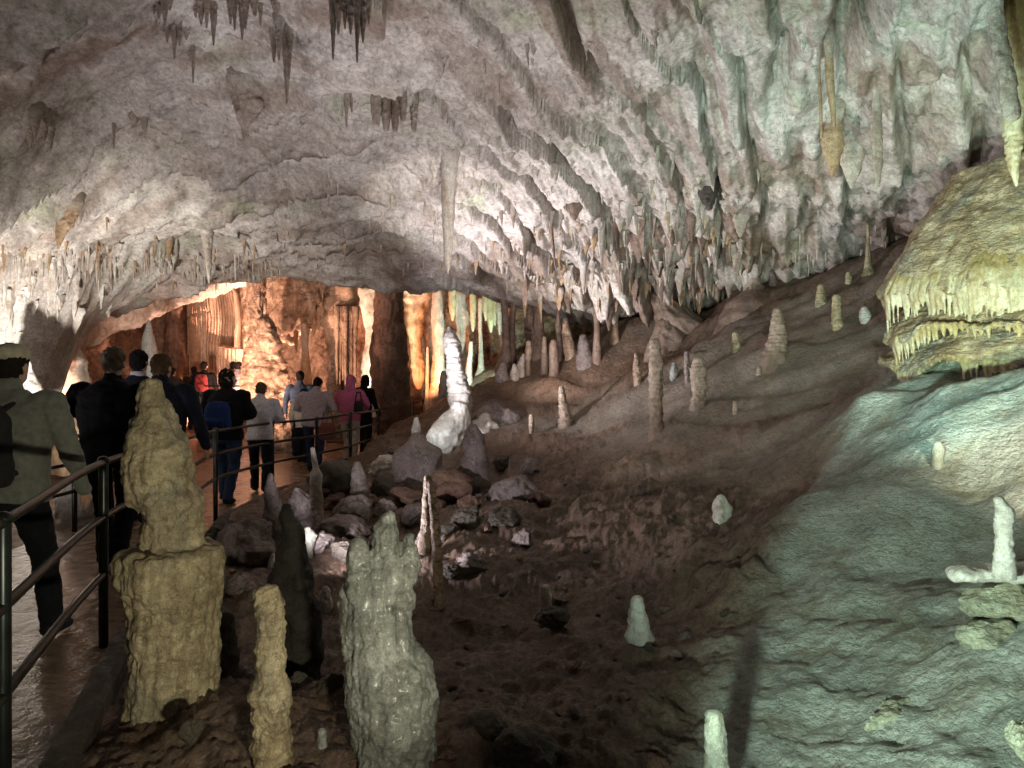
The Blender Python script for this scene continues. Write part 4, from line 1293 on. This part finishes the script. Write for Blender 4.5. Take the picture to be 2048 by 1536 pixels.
# fluted column group
for i, (x, yt, yb, w) in enumerate([(752, 100, 250, 13), (772, 96, 258, 12), (790, 110, 262, 10), (806, 122, 240, 10), (828, 205, 262, 9), (738, 70, 130, 9)]):
    ctal('organ-pipe stalactite in the brown bundle at the upper middle', [(yt, x - w, x + w), (yb - 30, x - w * .8, x + w * .8), (yb, x - w * .5, x + w * .5)], 'brown_stalactite',
         group='bundle of organ-pipe stalactites', Y=7.6 + .05 * i, flute=.1, nfl=6, foot=.5)
# upper right
ctal('ochre stalactite rod hanging out of the black fissure at upper right', [(110, 1650, 1666), (160, 1652, 1668), (235, 1662, 1672), (250, 1663, 1671)], 'orange_stalactite', Y=6.7, lump=.06)
ctal('thin ochre rod left of the fissure rod', [(130, 1634, 1640), (200, 1638, 1644), (275, 1640, 1646)], 'orange_stalactite', Y=6.75, lump=.06)
ctal('tan shield-like stalactite below the fissure rod', [(245, 1655, 1682), (270, 1644, 1688), (300, 1644, 1686), (330, 1654, 1678), (352, 1662, 1668)], 'orange_stalactite', depth=.35, flute=.12, lump=.12)
ctal('pale grey lobe beside the tan shield-like stalactite', [(270, 1680, 1720), (310, 1676, 1730), (350, 1690, 1716), (375, 1700, 1706)], 'pale_stalactite', depth=.5, lump=.14)
ctal('brown streaked drapery strip on the green wall at upper right', [(190, 1745, 1760), (260, 1740, 1764), (330, 1746, 1764), (372, 1752, 1760)], 'brown_stalactite', depth=.5, flute=.15)
ctal('cream stalactite hanging beside the top of the flowstone cone', [(265, 2010, 2044), (300, 2012, 2042), (335, 2018, 2036), (370, 2030, 2036)], 'cream_fringe', Y=6.1, flute=.14, foot=1.2, lump=.12)
ctal('orange-stained stalactite at the top right edge', [(20, 1975, 2005), (80, 1982, 2015), (150, 1995, 2030), (230, 2008, 2040)], 'brown_stalactite', lump=.14, depth=.6, flute=.1)
ctal('small black-tipped stalactite on the right roof', [(385, 1398, 1434), (400, 1402, 1430), (416, 1412, 1424)], 'dark_rock', lump=.2)
ctal('white ragged stalactite low over the back of the slope', [(560, 1215, 1240), (590, 1228, 1252), (612, 1244, 1262), (628, 1254, 1260)], 'pale_calcite', lump=.16)

# fringes of many stalactites: three source shapes each, copied
def source(mat, k, seed, fl=.12):
    """a unit stalactite hanging 1 m from z = 0"""
    G = Geo()
    rg = np.random.default_rng(seed)
    n, seg = 26, 16
    t = np.linspace(0, 1, n)
    r = .5 * k * (1 - t ** rg.uniform(1.0, 1.9)) * (1 + .18 * vnoise(t * 6, t * 0 + seed, t * 0)) + .012
    q = np.linspace(0, 2 * np.pi, seg, endpoint=False)
    R, Q = np.meshgrid(r, q, indexing='ij')
    R = R * (1 + fl * np.sin(Q * rg.integers(3, 6) + seed) + .22 * vnoise(np.cos(Q) * 1.5 + seed, np.sin(Q) * 1.5, t[:, None] * 5 + 0 * Q))
    cx = .02 * vnoise(t * 2.2, t * 0, t * 0 + seed)[:, None]
    V = np.stack([np.cos(Q) * R + cx, np.sin(Q) * R * .8, .15 - 1.15 * t[:, None] + 0 * Q], -1)
    G.grid_rings(V[:, ::-1])
    me_o = G.build('stalactite', mat)
    me = me_o.data
    bpy.data.objects.remove(me_o)
    return me


RAW = {}


def fringe(group, label, n, region, length, width, mats, seed, mass=None):
    """region(rg) -> photo pixel; each one hangs from the roof where that line of sight meets it"""
    rg = np.random.default_rng(seed)
    src = [source(m, k, seed * 10 + i) for i, (m, k) in enumerate([(m, k) for m in mats for k in (.16, .26)])]
    for i in range(n):
        px, py = region(rg)
        Y = ceil_Y(px, py)
        if Y > 18 or Y < 3:
            continue
        p = P(px, py, Y)
        me = src[int(rg.integers(len(src)))]
        ln = rg.uniform(*length) * (1.0 if rg.random() > .2 else 1.5)
        wd = rg.uniform(*width)
        if mass is not None:
            if me not in RAW:
                a = np.empty(len(me.vertices) * 3)
                me.vertices.foreach_get('co', a)
                RAW[me] = (a.reshape(-1, 3), [tuple(f.vertices) for f in me.polygons])
            a, f = RAW[me]
            mass.add(a * np.array([wd, wd, ln]) + np.array(p) + np.array([0, 0, .03]), f)
            continue
        o = bpy.data.objects.new('stalactite', me)
        COL.objects.link(o)
        o.location = p + Vector((0, 0, .05))
        o.scale = (wd, wd * rg.uniform(.35, .8), ln)
        o.rotation_euler = (rg.normal(0, .05), rg.normal(0, .07), rg.uniform(0, 6.28))
        tag(o, label, 'stalactite', group)


def band(x0, x1, ya, yb, spread):
    def f(rg):
        x = rg.uniform(x0, x1)
        t = (x - x0) / (x1 - x0)
        return x, ya + (yb - ya) * t + rg.normal(0, spread)
    return f


MX = ['brown_stalactite', 'umber_column', 'pale_stalactite']
RAG = ('ragged stalactites where the roof meets the slope', 'ragged stalactite among the brown and white crowd above the back of the slope')
fringe(*RAG, 95, lambda rg: (lambda t: (1150 + 330 * t + rg.normal(0, 45), 400 + 130 * rg.random() + 70 * t + rg.normal(0, 20)))(rg.random()), (.12, .50), (.4, 1.1), MX, 3)
fringe(*RAG, 40, band(1020, 1430, 570, 580, 22), (.15, .45), (.35, .8), ['umber_column', 'orange_stalactite'], 4)
fringe('white-lit stalactites on the left wall', 'white-lit jagged stalactite on the left wall above the capped man', 38,
       lambda rg: (lambda x: (x, 612 - .30 * x + rg.normal(0, 34)))(rg.uniform(-30, 235)), (.12, .42), (.4, .9), ['pale_stalactite', 'pale_calcite'], 5)
for nm, lab, mats, sets in [
        ('soda_straws', 'countless pale hair-thin straws and drips fringing the roof', ['pale_stalactite', 'pale_calcite'],
         [(170, band(0, 560, 520, 535, 18), (.08, .30), (.08, .20)), (130, lambda rg: (rg.uniform(560, 1150), rg.uniform(230, 560)), (.05, .18), (.08, .22)),
          (60, lambda rg: (rg.uniform(950, 1650), rg.uniform(60, 470)), (.06, .18), (.15, .4)), (30, band(1480, 1800, 530, 480, 25), (.10, .30), (.12, .35)),
          (80, lambda rg: (rg.uniform(1000, 1480), rg.uniform(400, 600)), (.08, .25), (.15, .5))]),
        ('brown_straws', 'countless small rusty drips scattered over the roof', ['orange_stalactite', 'brown_stalactite'],
         [(60, band(0, 560, 515, 530, 24), (.08, .28), (.10, .25)), (50, lambda rg: (rg.uniform(560, 1150), rg.uniform(330, 570)), (.06, .2), (.12, .3)),
          (60, lambda rg: (rg.uniform(950, 1480), rg.uniform(300, 600)), (.08, .25), (.2, .5))])]:
    mass = Geo()
    for i, (n, reg, ln, wd) in enumerate(sets):
        for mi in (0,):
            fringe(None, None, n, reg, ln, wd, mats[:1], 60 + i + len(nm), mass)
    o = mass.build(nm, mats[0])
    tag(o, lab, 'straw stalactites', None, 'stuff')

# ------------------------------------------------------------------ boulders and stones
def stone_mesh(seed, cuts=9, mat='purple_rock', flat=1.0, lump=.18):
    rg = np.random.default_rng(seed)
    bm = bmesh.new()
    bmesh.ops.create_icosphere(bm, subdivisions=5, radius=1.0)
    v = np.array([x.co for x in bm.verts])
    for _ in range(cuts):
        n = rg.normal(0, 1, 3); n /= np.linalg.norm(n)
        d = rg.uniform(.55, .85)
        k = v @ n - d
        v = v - np.outer(np.maximum(k, 0) * .92, n)
    nn = v / np.linalg.norm(v, axis=1)[:, None]
    s = seed * 3.1
    v = v + nn * (lump * fbm(v[:, 0] * 1.4 + s, v[:, 1] * 1.4, v[:, 2] * 1.4, 3) + .05 * fbm(v[:, 0] * 6 + s, v[:, 1] * 6, v[:, 2] * 6, 3))[:, None]
    v[:, 2] *= flat
    for x, c in zip(bm.verts, v):
        x.co = c
    me = bpy.data.meshes.new('boulder')
    bm.to_mesh(me)
    bm.free()
    me.polygons.foreach_set('use_smooth', [True] * len(me.polygons))
    me.materials.append(MATS[mat])
    return me


def boulder(label, px, py, wpx, hpx, Y, mat='purple_rock', seed=1, cuts=9, dep=1.0, tilt=(0, 0, 0), group=None, me=None):
    me = me or stone_mesh(seed, cuts, mat)
    o = bpy.data.objects.new('boulder', me)
    COL.objects.link(o)
    o.location = P(px, py, Y)
    o.scale = (wpx * Y / F / 2 * 1.15, wpx * Y / F / 2 * dep, hpx * Y / F / 2 * 1.2)
    o.rotation_euler = tilt
    tag(o, label, 'boulder', group)
    return o


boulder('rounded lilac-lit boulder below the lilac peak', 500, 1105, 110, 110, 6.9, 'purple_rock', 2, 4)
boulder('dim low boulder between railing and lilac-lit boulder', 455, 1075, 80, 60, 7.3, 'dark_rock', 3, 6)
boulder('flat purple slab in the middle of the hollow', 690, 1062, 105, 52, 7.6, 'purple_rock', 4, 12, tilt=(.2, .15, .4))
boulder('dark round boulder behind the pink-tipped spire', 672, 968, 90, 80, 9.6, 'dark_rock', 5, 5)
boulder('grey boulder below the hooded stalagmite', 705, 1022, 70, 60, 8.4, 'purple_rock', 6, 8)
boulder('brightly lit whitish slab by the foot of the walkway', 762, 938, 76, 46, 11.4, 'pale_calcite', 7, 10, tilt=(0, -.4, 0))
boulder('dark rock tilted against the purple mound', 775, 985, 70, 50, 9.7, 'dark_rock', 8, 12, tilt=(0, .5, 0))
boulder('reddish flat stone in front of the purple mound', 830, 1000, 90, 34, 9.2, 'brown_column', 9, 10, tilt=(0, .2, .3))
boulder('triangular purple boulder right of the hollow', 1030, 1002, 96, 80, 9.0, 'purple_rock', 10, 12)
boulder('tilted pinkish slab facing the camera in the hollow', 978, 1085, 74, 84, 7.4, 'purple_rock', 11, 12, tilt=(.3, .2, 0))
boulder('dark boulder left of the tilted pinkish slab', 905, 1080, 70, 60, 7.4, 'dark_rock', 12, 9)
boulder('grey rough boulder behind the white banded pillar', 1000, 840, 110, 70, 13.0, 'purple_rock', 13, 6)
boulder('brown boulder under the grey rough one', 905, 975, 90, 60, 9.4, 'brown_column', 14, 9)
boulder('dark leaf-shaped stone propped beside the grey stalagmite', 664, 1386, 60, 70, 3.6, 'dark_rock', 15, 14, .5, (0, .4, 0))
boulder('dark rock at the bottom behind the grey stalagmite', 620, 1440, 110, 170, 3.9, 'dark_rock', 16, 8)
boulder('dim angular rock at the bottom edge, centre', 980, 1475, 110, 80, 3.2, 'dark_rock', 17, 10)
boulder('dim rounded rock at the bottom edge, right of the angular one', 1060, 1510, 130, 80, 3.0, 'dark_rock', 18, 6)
boulder('flat dark stone under the small grey stub', 1098, 1234, 64, 34, 5.0, 'dark_rock', 19, 12)
boulder('small lump of rock on the dark soil below the bottle-shaped stalagmite', 385, 1462, 46, 44, 3.0, 'dark_rock', 20, 8)
boulder('flat dark slab half sunk in the lower flowstone', 1800, 1440, 150, 70, 3.22, 'flow_sheet', 21, 12, .5, (-.7, 0, .3))
boulder('knobbly grey rock under the white ledge', 2010, 1210, 120, 70, 3.45, 'flow_sheet', 22, 5)
boulder('second knobbly rock lower at the right edge', 1985, 1275, 110, 60, 3.35, 'flow_sheet', 23, 5)
boulder('rock fragment at the lower right corner', 2045, 1480, 60, 90, 2.55, 'flow_sheet', 24, 10)
bsrc = [stone_mesh(60 + i, 10, m, .85) for i, m in enumerate(['purple_rock', 'purple_rock', 'dark_rock', 'brown_column'])]
rg = np.random.default_rng(33)
for i, (px, py, w) in enumerate([(640, 1000, 46), (668, 1012, 40), (742, 1012, 44), (770, 1028, 50), (826, 1040, 56), (870, 1024, 44), (940, 1020, 50), (930, 1052, 60), (860, 1086, 52),
                                 (760, 1072, 46), (640, 1092, 50), (690, 1116, 56), (745, 1118, 44), (820, 1118, 50), (480, 1180, 60), (600, 1160, 44), (950, 1140, 56), (1010, 1050, 60),
                                 (1080, 1010, 46), (1046, 1090, 50), (900, 1150, 44), (790, 905, 30), (860, 930, 34), (1000, 935, 44), (1060, 940, 40)]):
    Y = floor_Y(px, py)
    boulder('purple-grey boulder among those crowding the hollow beside the railing', px, py - w * .2, w * rg.uniform(.9, 1.3), w * rg.uniform(.7, 1.0), Y, me=bsrc[int(rg.integers(4))],
            tilt=(rg.uniform(-.4, .4), rg.uniform(-.4, .4), rg.uniform(0, 6)), group='boulders crowding the hollow')
srcs = [stone_mesh(40 + i, 9, m, .7) for i, m in enumerate(['brown_column', 'purple_rock', 'dark_rock', 'brown_column', 'dark_rock'])]
rg = np.random.default_rng(21)
cnt = 0
for i in range(400):
    if cnt >= 70:
        break
    if i % 3 == 0:
        px, py = rg.uniform(880, 1480), rg.uniform(960, 1260)
    elif i % 3 == 1:
        px, py = rg.uniform(450, 1000), rg.uniform(930, 1230)
    else:
        px, py = rg.uniform(860, 1420), rg.uniform(1150, 1536)
    Y = floor_Y(px, py)
    p = P(px, py, Y)
    if p.x < rail_x(Y) + .35 or flow_mask(np.array([p.x]), np.array([Y]))[0] > .3:
        continue
    o = bpy.data.objects.new('stone', srcs[int(rg.integers(5))])
    COL.objects.link(o)
    s = rg.uniform(.015, .05) * (1.7 if rg.random() > .85 else 1)
    o.scale = (s * rg.uniform(.8, 1.6), s * rg.uniform(.8, 1.4), s * rg.uniform(.6, 1.0))
    o.location = p + Vector((0, 0, s * .1))
    o.rotation_euler = (rg.uniform(-.5, .5), rg.uniform(-.5, .5), rg.uniform(0, 6.28))
    tag(o, 'one of the loose stones scattered over the clay and the rocky hollow', 'stone', 'loose stones on the clay floor')
    cnt += 1

# ------------------------------------------------------------------ people
def person(label, px, Y, z0, H, heading=0.0, stride=.12, lean=0.0, jacket='black_cloth', trousers='dark_trousers', hair=('hair_dark', 'short'),
           shoes='shoe_dark', arms='down', width=1.0, fine=.012, hood=None, cap=None, collar=None, head_turn=0.0, long_hem=0.0, head_down=0.0, X=None):
    x = (px - 1024) * Y / F if X is None else X
    root = empty('person', (x, Y, z0), heading)
    tag(root, label, 'person')
    k = H / 1.75
    w = width
    lf, rf = stride, -stride

    def leg(sgn, fy):
        hip = Vector((.095 * sgn * w, 0, .90))
        ank = Vector((.10 * sgn, fy, .09 + (.10 if fy < -.2 else 0)))
        knee = hip.lerp(ank, .5) + Vector((0, .05 + max(0, -fy) * .28, .01))
        return hip, knee, ank
    legs = [leg(-1, lf), leg(1, rf)]
    if arms == 'down':
        arm = [(Vector((.20 * s * w, 0, 1.415)), Vector((.275 * s * w, -.02 + .05 * s, 1.14)), Vector((.285 * s * w, .10 + .06 * s, .91))) for s in (-1, 1)]
    elif arms == 'rail':
        arm = [(Vector((.20 * s * w, 0, 1.40)), Vector((.30 * s * w, .06, 1.16)), Vector((.20 * s, .30, 1.05))) for s in (-1, 1)]
    else:  # front
        arm = [(Vector((.20 * s * w, 0, 1.41)), Vector((.29 * s * w, .02, 1.15)), Vector((.12 * s, .26, 1.12))) for s in (-1, 1)]
    ln = lambda v: Vector((v[0], v[1] + lean * max(0, v[2] - .9), v[2])) * k
    hd = Vector((0, .035 + .03 * head_down * 3, 1.625 - .02 * head_down))
    ct, st_ = math.cos(head_turn), math.sin(head_turn)

    def hp(v):
        v = Vector(v)
        c, s = math.cos(head_down * .5), math.sin(head_down * .5)
        v = Vector((v.x, v.y * c + v.z * s, -v.y * s + v.z * c))
        return ln(hd + Vector((v.x * ct - v.y * st_, v.x * st_ + v.y * ct, v.z)))
    # body: one continuous surface
    G = Geo()

    def head_part(c, r):
        rot = np.array([[ct, -st_, 0], [st_, ct, 0], [0, 0, 1]])
        G.ellip(tuple(hp(c)), tuple(q * k for q in r), 20, rot)
    head_part((0, -.005, .03), (.077, .096, .092))
    head_part((0, .020, -.045), (.062, .074, .072))
    head_part((0, .055, -.092), (.030, .026, .022))
    G.limb([hp((0, .092, .005)), hp((0, .110, -.028))], [.010 * k, .015 * k], 8)
    for s in (-1, 1):
        head_part((.078 * s, -.005, -.012), (.012, .020, .032))
        G.limb([hp((.018 * s, .090, -.068)), hp((0, .094, -.066))], [.008 * k, .010 * k], 8)
        G.limb([hp((.015 * s, .088, .022)), hp((.045 * s, .078, .022))], [.009 * k, .007 * k], 8)
    G.limb([ln((0, -.005, 1.40)), ln((0, .012, 1.50)), hp((0, -.012, -.05))], [.062 * k, .056 * k, .056 * k], 16)
    G.loft([(z * k, 0, lean * max(0, z - .9) * k, a * k * w, b * k) for z, a, b in ((.84, .12, .08), (.95, .14, .09), (1.1, .13, .085), (1.3, .16, .09), (1.41, .13, .08), (1.45, .07, .06))], 20)
    for h, kn, a in legs:
        G.limb([ln(h), ln(kn), ln(a)], [.075 * k, .050 * k, .036 * k], 12)
        G.limb([ln(a), ln(a + Vector((0, .13, -.05)))], [.036 * k, .028 * k], 10)
    for si, (sh, el, wr) in zip((-1, 1), arm):
        G.limb([ln(sh), ln(el), ln(wr)], [.045 * k, .036 * k, .026 * k], 12)
        d = (wr - el).normalized()
        side = Vector((-si, 0, 0)) if abs(d.x) < .8 else Vector((0, 1, 0))
        fw = side.cross(d).normalized() * si
        across = d.cross(side).normalized()
        base = wr + d * .02
        tipb = wr + d * .085
        G.limb([ln(base - across * .012), ln(tipb - across * .014)], [.020 * k, .019 * k], 10)
        G.limb([ln(base + across * .012), ln(tipb + across * .014)], [.020 * k, .019 * k], 10)
        for j, (off, fl) in enumerate(zip((-.032, -.011, .011, .031), (.066, .076, .070, .054))):
            a0 = tipb + across * off * .8
            a1 = a0 + d * fl * .5 + side * .010 + across * off * .12
            a2 = a1 + d * fl * .42 + side * .026
            G.limb([ln(a0), ln(a1), ln(a2)], [.0095 * k, .0088 * k, .0078 * k], 8)
        th = base + d * .025 - across * .030
        G.limb([ln(base - across * .018), ln(th + side * .012), ln(th + d * .04 + side * .024)], [.013 * k, .011 * k, .009 * k], 8)
    G.fused('body', 'skin', fine * .62 if fine < .011 else fine, root, smooth_it=2)
    for s in (-1, 1):
        e = Geo()
        e.ellip(tuple(hp((.032 * s, .080, .004))), (.011 * k,) * 3, 10)
        e.build('eye', 'eye_white', root)
    # trousers
    G = Geo()
    G.loft([(z * k, 0, lean * max(0, z - .9) * k * .5, a * k * w, b * k) for z, a, b in ((.80, .16, .115), (.88, .178, .13), (.96, .172, .125), (1.04, .160, .112))], 24)
    for h, kn, a in legs:
        G.limb([ln(h), ln(h.lerp(kn, .5)), ln(kn), ln(kn.lerp(a, .5)), ln(a - Vector((0, 0, .015)))], [.104 * k, .094 * k, .076 * k, .070 * k, .066 * k], 16)
    G.fused('trousers', trousers, fine, root, smooth_it=3, disp=lambda c: .008 * fbm(c[:, 0] * 9, c[:, 1] * 9, c[:, 2] * 14 + px, 3))
    for h, kn, a in legs:
        G = Geo()
        up = Vector((0, 0, .0))
        tilt = .10 if a.z > .12 else 0
        G.limb([ln(a + Vector((0, -.045, -.035 + tilt * .4))), ln(a + Vector((0, .06, -.045))), ln(a + Vector((0, .16, -.055 - tilt * .3)))], [.045 * k, .046 * k, .038 * k], 12, .85)
        G.fused('shoe', shoes, max(.009, fine * .8), root, smooth_it=2)
    # jacket
    G = Geo()
    hem = .84 - long_hem
    G.loft([(z * k, 0, lean * max(0, z - .9) * k, a * k * w, b * k) for z, a, b in
            ((hem, .188, .140), (.92, .190, .142), (1.02, .186, .138), (1.15, .196, .140), (1.28, .212, .142), (1.36, .208, .134), (1.415, .175, .112), (1.455, .115, .088), (1.49, .078, .076))], 28, 2.3)
    for sh, el, wr in arm:
        G.limb([ln(Vector((sh.x * .75, 0, 1.405))), ln(sh), ln(sh.lerp(el, .5)), ln(el), ln(el.lerp(wr, .5)), ln(wr)], [.070 * k, .078 * k, .070 * k, .062 * k, .056 * k, .050 * k], 16)
    if collar or not hood:
        G.limb([ln((0, .0, 1.46)), ln((0, .008, 1.51))], [.074 * k, .070 * k], 18)
    jk = G.fused('jacket', jacket, fine, root, smooth_it=4, disp=lambda c: .013 * fbm(c[:, 0] * 6 + px, c[:, 1] * 6, c[:, 2] * 9, 3))
    if collar:
        C = Geo()
        q = np.linspace(0, 2 * np.pi, 24, endpoint=False)
        C.grid_rings(np.array([[ln((.072 * math.cos(t) * s, .008 + .072 * math.sin(t) * s, z)) for t in q] for z, s in ((1.47, 1.12), (1.53, 1.0), (1.535, .93), (1.49, .95))]))
        C.build('collar', collar, jk)
    if hood:
        G = Geo()
        G.ellip(tuple(hp((0, -.018, .022))), (.104 * k, .118 * k, .122 * k), 20)
        G.limb([hp((0, -.025, -.02)), ln((0, -.02, 1.46))], [.098 * k, .105 * k], 16)
        G.fused('hood', hood, fine, root, smooth_it=4, disp=lambda c: .006 * fbm(c[:, 0] * 12, c[:, 1] * 12, c[:, 2] * 12, 2))
    elif hair:
        G = Geo()
        style = hair[1]
        rot = np.array([[ct, -st_, 0], [st_, ct, 0], [0, 0, 1]])
        G.ellip(tuple(hp((0, -.016, .040))), (.086 * k, .098 * k, .092 * k), 20, rot)
        G.ellip(tuple(hp((0, -.040, -.012))), (.078 * k, .066 * k, .074 * k), 18, rot)
        if style in ('long', 'bob', 'curly'):
            G.ellip(tuple(hp((0, -.035, -.04))), (.092 * k, .075 * k, .10 * k), 18, rot)
            for s in (-1, 1):
                G.ellip(tuple(hp((.068 * s, .0, -.03))), (.026 * k, .050 * k, .085 * k), 14, rot)
        if style == 'long':
            G.limb([hp((0, -.055, -.05)), ln((0, -.09, 1.40)), ln((0, -.11, 1.30))], [.085 * k, .080 * k, .05 * k], 14, .5)
        amp = .010 if style != 'curly' else .022
        fq = 55 if style != 'curly' else 38
        G.fused('hair', hair[0], min(fine, .010), root, smooth_it=2, disp=lambda c: amp * fbm(c[:, 0] * fq, c[:, 1] * fq, c[:, 2] * fq * .6, 3))
    if cap:
        G = Geo()
        G.ellip(tuple(hp((0, -.012, .072))), (.098 * k, .112 * k, .062 * k), 22)
        G.ellip(tuple(hp((0, .045, .048))), (.088 * k, .085 * k, .022 * k), 20)
        cp = G.fused('cap', cap, .007, root, smooth_it=3, disp=lambda c: .003 * fbm(c[:, 0] * 40, c[:, 1] * 40, c[:, 2] * 40, 2))
    return root, k


def backpack(label, owner, mat, size=(.16, .09, .22), zc=1.2, accent=None):
    root, k = owner
    rz = root.rotation_euler.z
    off = Vector((0, -.225 * k, zc * k))
    ca, sa = math.cos(rz), math.sin(rz)
    e = empty('backpack', root.location + Vector((off.x * ca - off.y * sa, off.x * sa + off.y * ca, off.z - size[2])), rz)
    tag(e, label, 'backpack')
    G = Geo()
    a, b, c = size
    G.loft([(z, 0, 0, x, y) for z, x, y in ((.0, a * .85, b * .9), (.05, a, b), (c, a * .98, b), (c * 1.6, a * .9, b * .9), (c * 1.95, a * .6, b * .55))], 24, 3.2)
    G.fused('bag', mat, .012, e, smooth_it=3, disp=lambda q: .007 * fbm(q[:, 0] * 10, q[:, 1] * 10, q[:, 2] * 10, 3))
    G = Geo()
    G.loft([(z, 0, -b * .95, x, y) for z, x, y in ((.04, a * .7, .03), (.08, a * .75, .045), (c * .8, a * .75, .045), (c * .95, a * .6, .02))], 20, 3.2)
    G.fused('pocket', accent or mat, .012, e, smooth_it=2)
    for s in (-1, 1):
        G = Geo()
        G.limb([(s * a * .6, b * .8, .06), (s * (a * .6 + .09), b + .10, .10), (s * (a * .6 + .03), b + .30, .25), (s * a * .65, b + .29, c * 1.65), (s * a * .55, b + .14, c * 2.15), (s * a * .5, b * .6, c * 1.8)], [.018] * 6, 8, .5)
        G.build('strap', mat, e)
    return e


def bag(label, loc, mat, size):
    e = empty('handbag', loc)
    tag(e, label, 'bag')
    G = Geo()
    a, b, c = size
    G.loft([(z, 0, 0, x, y) for z, x, y in ((-c, a * .8, b * .8), (-c * .8, a, b), (c * .5, a * .95, b * .9), (c, a * .7, b * .4))], 20, 3)
    G.fused('pouch', mat, .012, e, smooth_it=2)
    G = Geo()
    G.limb([(-a * .7, 0, c * .8), (-a * .4, 0, c * 2.2), (a * .4, 0, c * 2.2), (a * .7, 0, c * .8)], [.012] * 4, 8)
    G.build('handle', mat, e)
    return e


capman = person('man in a pale flat cap and grey-green fleece walking at the left edge', 12, 4.3, 0, 1.78, .03, -.27, .03, 'fleece', 'dark_trousers', ('hair_dark', 'short'),
                cap='cap_cloth', fine=.0105, width=1.22, long_hem=-.02)
backpack('black backpack with a dull red patch on the capped man', capman, 'charcoal_cloth', (.17, .09, .23), 1.19, 'maroon_cloth')
person('broad man in a plain black sweater with short fair hair, seen from behind', 222, 6.3, 0, 1.86, 0, .10, .02, 'black_cloth', 'dark_trousers', ('hair_fair', 'short'), fine=.0105, width=1.32, long_hem=.04)
person('dark-haired man with a white shirt collar half hidden between two others', 276, 8.3, 0, 1.93, .1, .08, 0, 'navy_cloth', 'dark_trousers', ('hair_black', 'short'), collar='white_cloth', width=1.1)
person('man in a navy sweater with brown hair behind the bottle-shaped stalagmite', 318, 7.0, 0, 1.83, -.05, .10, .02, 'navy_cloth', 'dark_trousers', ('hair_brown', 'short'), width=1.25, fine=.011)
bp = person('walker in a dark jacket and blue jeans with curly hair looking right', 452, 9.7, 0, 1.74, -.1, .16, .03, 'black_cloth', 'jeans', ('hair_dark', 'curly'), head_turn=-.8, arms='front', width=1.2, fine=.011)
backpack('blue backpack on the walker in jeans', bp, 'blue_cloth', (.17, .10, .20), 1.14)
person('walker in a short white jacket and black trousers with cropped fair hair', 520, 10.7, 0, 1.58, .15, .12, .05, 'white_cloth', 'dark_trousers', ('hair_brown', 'short'), arms='front', head_down=.4, width=1.1, fine=.011)
person('walker in a lilac shirt with dark hair and navy trousers, head bowed', 628, 13.4, -.02, 1.70, -.1, .08, .12, 'lilac_cloth', 'jeans', ('hair_black', 'short'), arms='front', head_down=.8, width=1.25)
bag('dark red bag hanging at the side of the lilac shirted walker', P(655, 862, 13.0), 'maroon_cloth', (.15, .09, .15))
person('walker in a steel blue top and cap ahead of the lilac shirted walker', 600, 15.5, .02, 1.80, .2, .1, 0, 'steel_blue_cloth', 'dark_trousers', ('hair_black', 'short'), width=1.0)
person('walker in a white sweater half hidden left of the lilac shirted walker', 606, 14.6, .0, 1.45, .0, .1, 0, 'cream_knit', 'dark_trousers', ('hair_dark', 'short'), width=.95)
pk = person('person in a pink hooded jacket with the hood up and cream trousers', 700, 14.6, .0, 1.72, -.2, .08, .03, 'pink_cloth', 'cream_trousers', None, hood='pink_cloth', arms='rail', width=1.12)
bag('small black bag on the arm of the person in pink', P(717, 815, 14.2), 'charcoal_cloth', (.09, .07, .13))
person('person in black with long dark hair beside the pink hooded jacket', 728, 15.8, .0, 1.74, -.5, .08, 0, 'black_cloth', 'dark_trousers', ('hair_black', 'long'), head_turn=.7, width=.95)
person('grey-haired person in a cream sweater and jeans leaning on the railing', 758, 17.0, .0, 1.66, -.25, .08, .08, 'cream_knit', 'jeans', ('hair_grey', 'bob'), arms='rail', width=1.25)
ZR = .38
person('far walker in an olive jacket in front of the orange curtain', 388, 19.6, ZR - .05, 1.68, .3, .1, 0, 'olive_cloth', 'dark_trousers', ('hair_dark', 'short'), fine=.014)
rd = person('far walker in black in front of the orange curtain', 408, 19.2, ZR, 1.75, .1, .1, 0, 'black_cloth', 'dark_trousers', ('hair_black', 'short'), fine=.014)
backpack('red backpack on the far walker in black', rd, 'red_cloth', (.16, .10, .22), 1.2)
person('far walker in white near the thin reddish rib', 476, 19.0, ZR, 1.74, -.3, .1, 0, 'white_cloth', 'dark_trousers', ('hair_dark', 'short'), fine=.014)
person('far walker in dark red beside the far walker in white', 466, 19.6, ZR, 1.76, 0, .1, 0, 'maroon_cloth', 'dark_trousers', ('hair_black', 'short'), fine=.014)
person('dim far walker in dark clothes behind the navy sweater', 343, 18.0, .25, 1.70, 0, .1, 0, 'charcoal_cloth', 'dark_trousers', ('hair_black', 'short'), fine=.014)
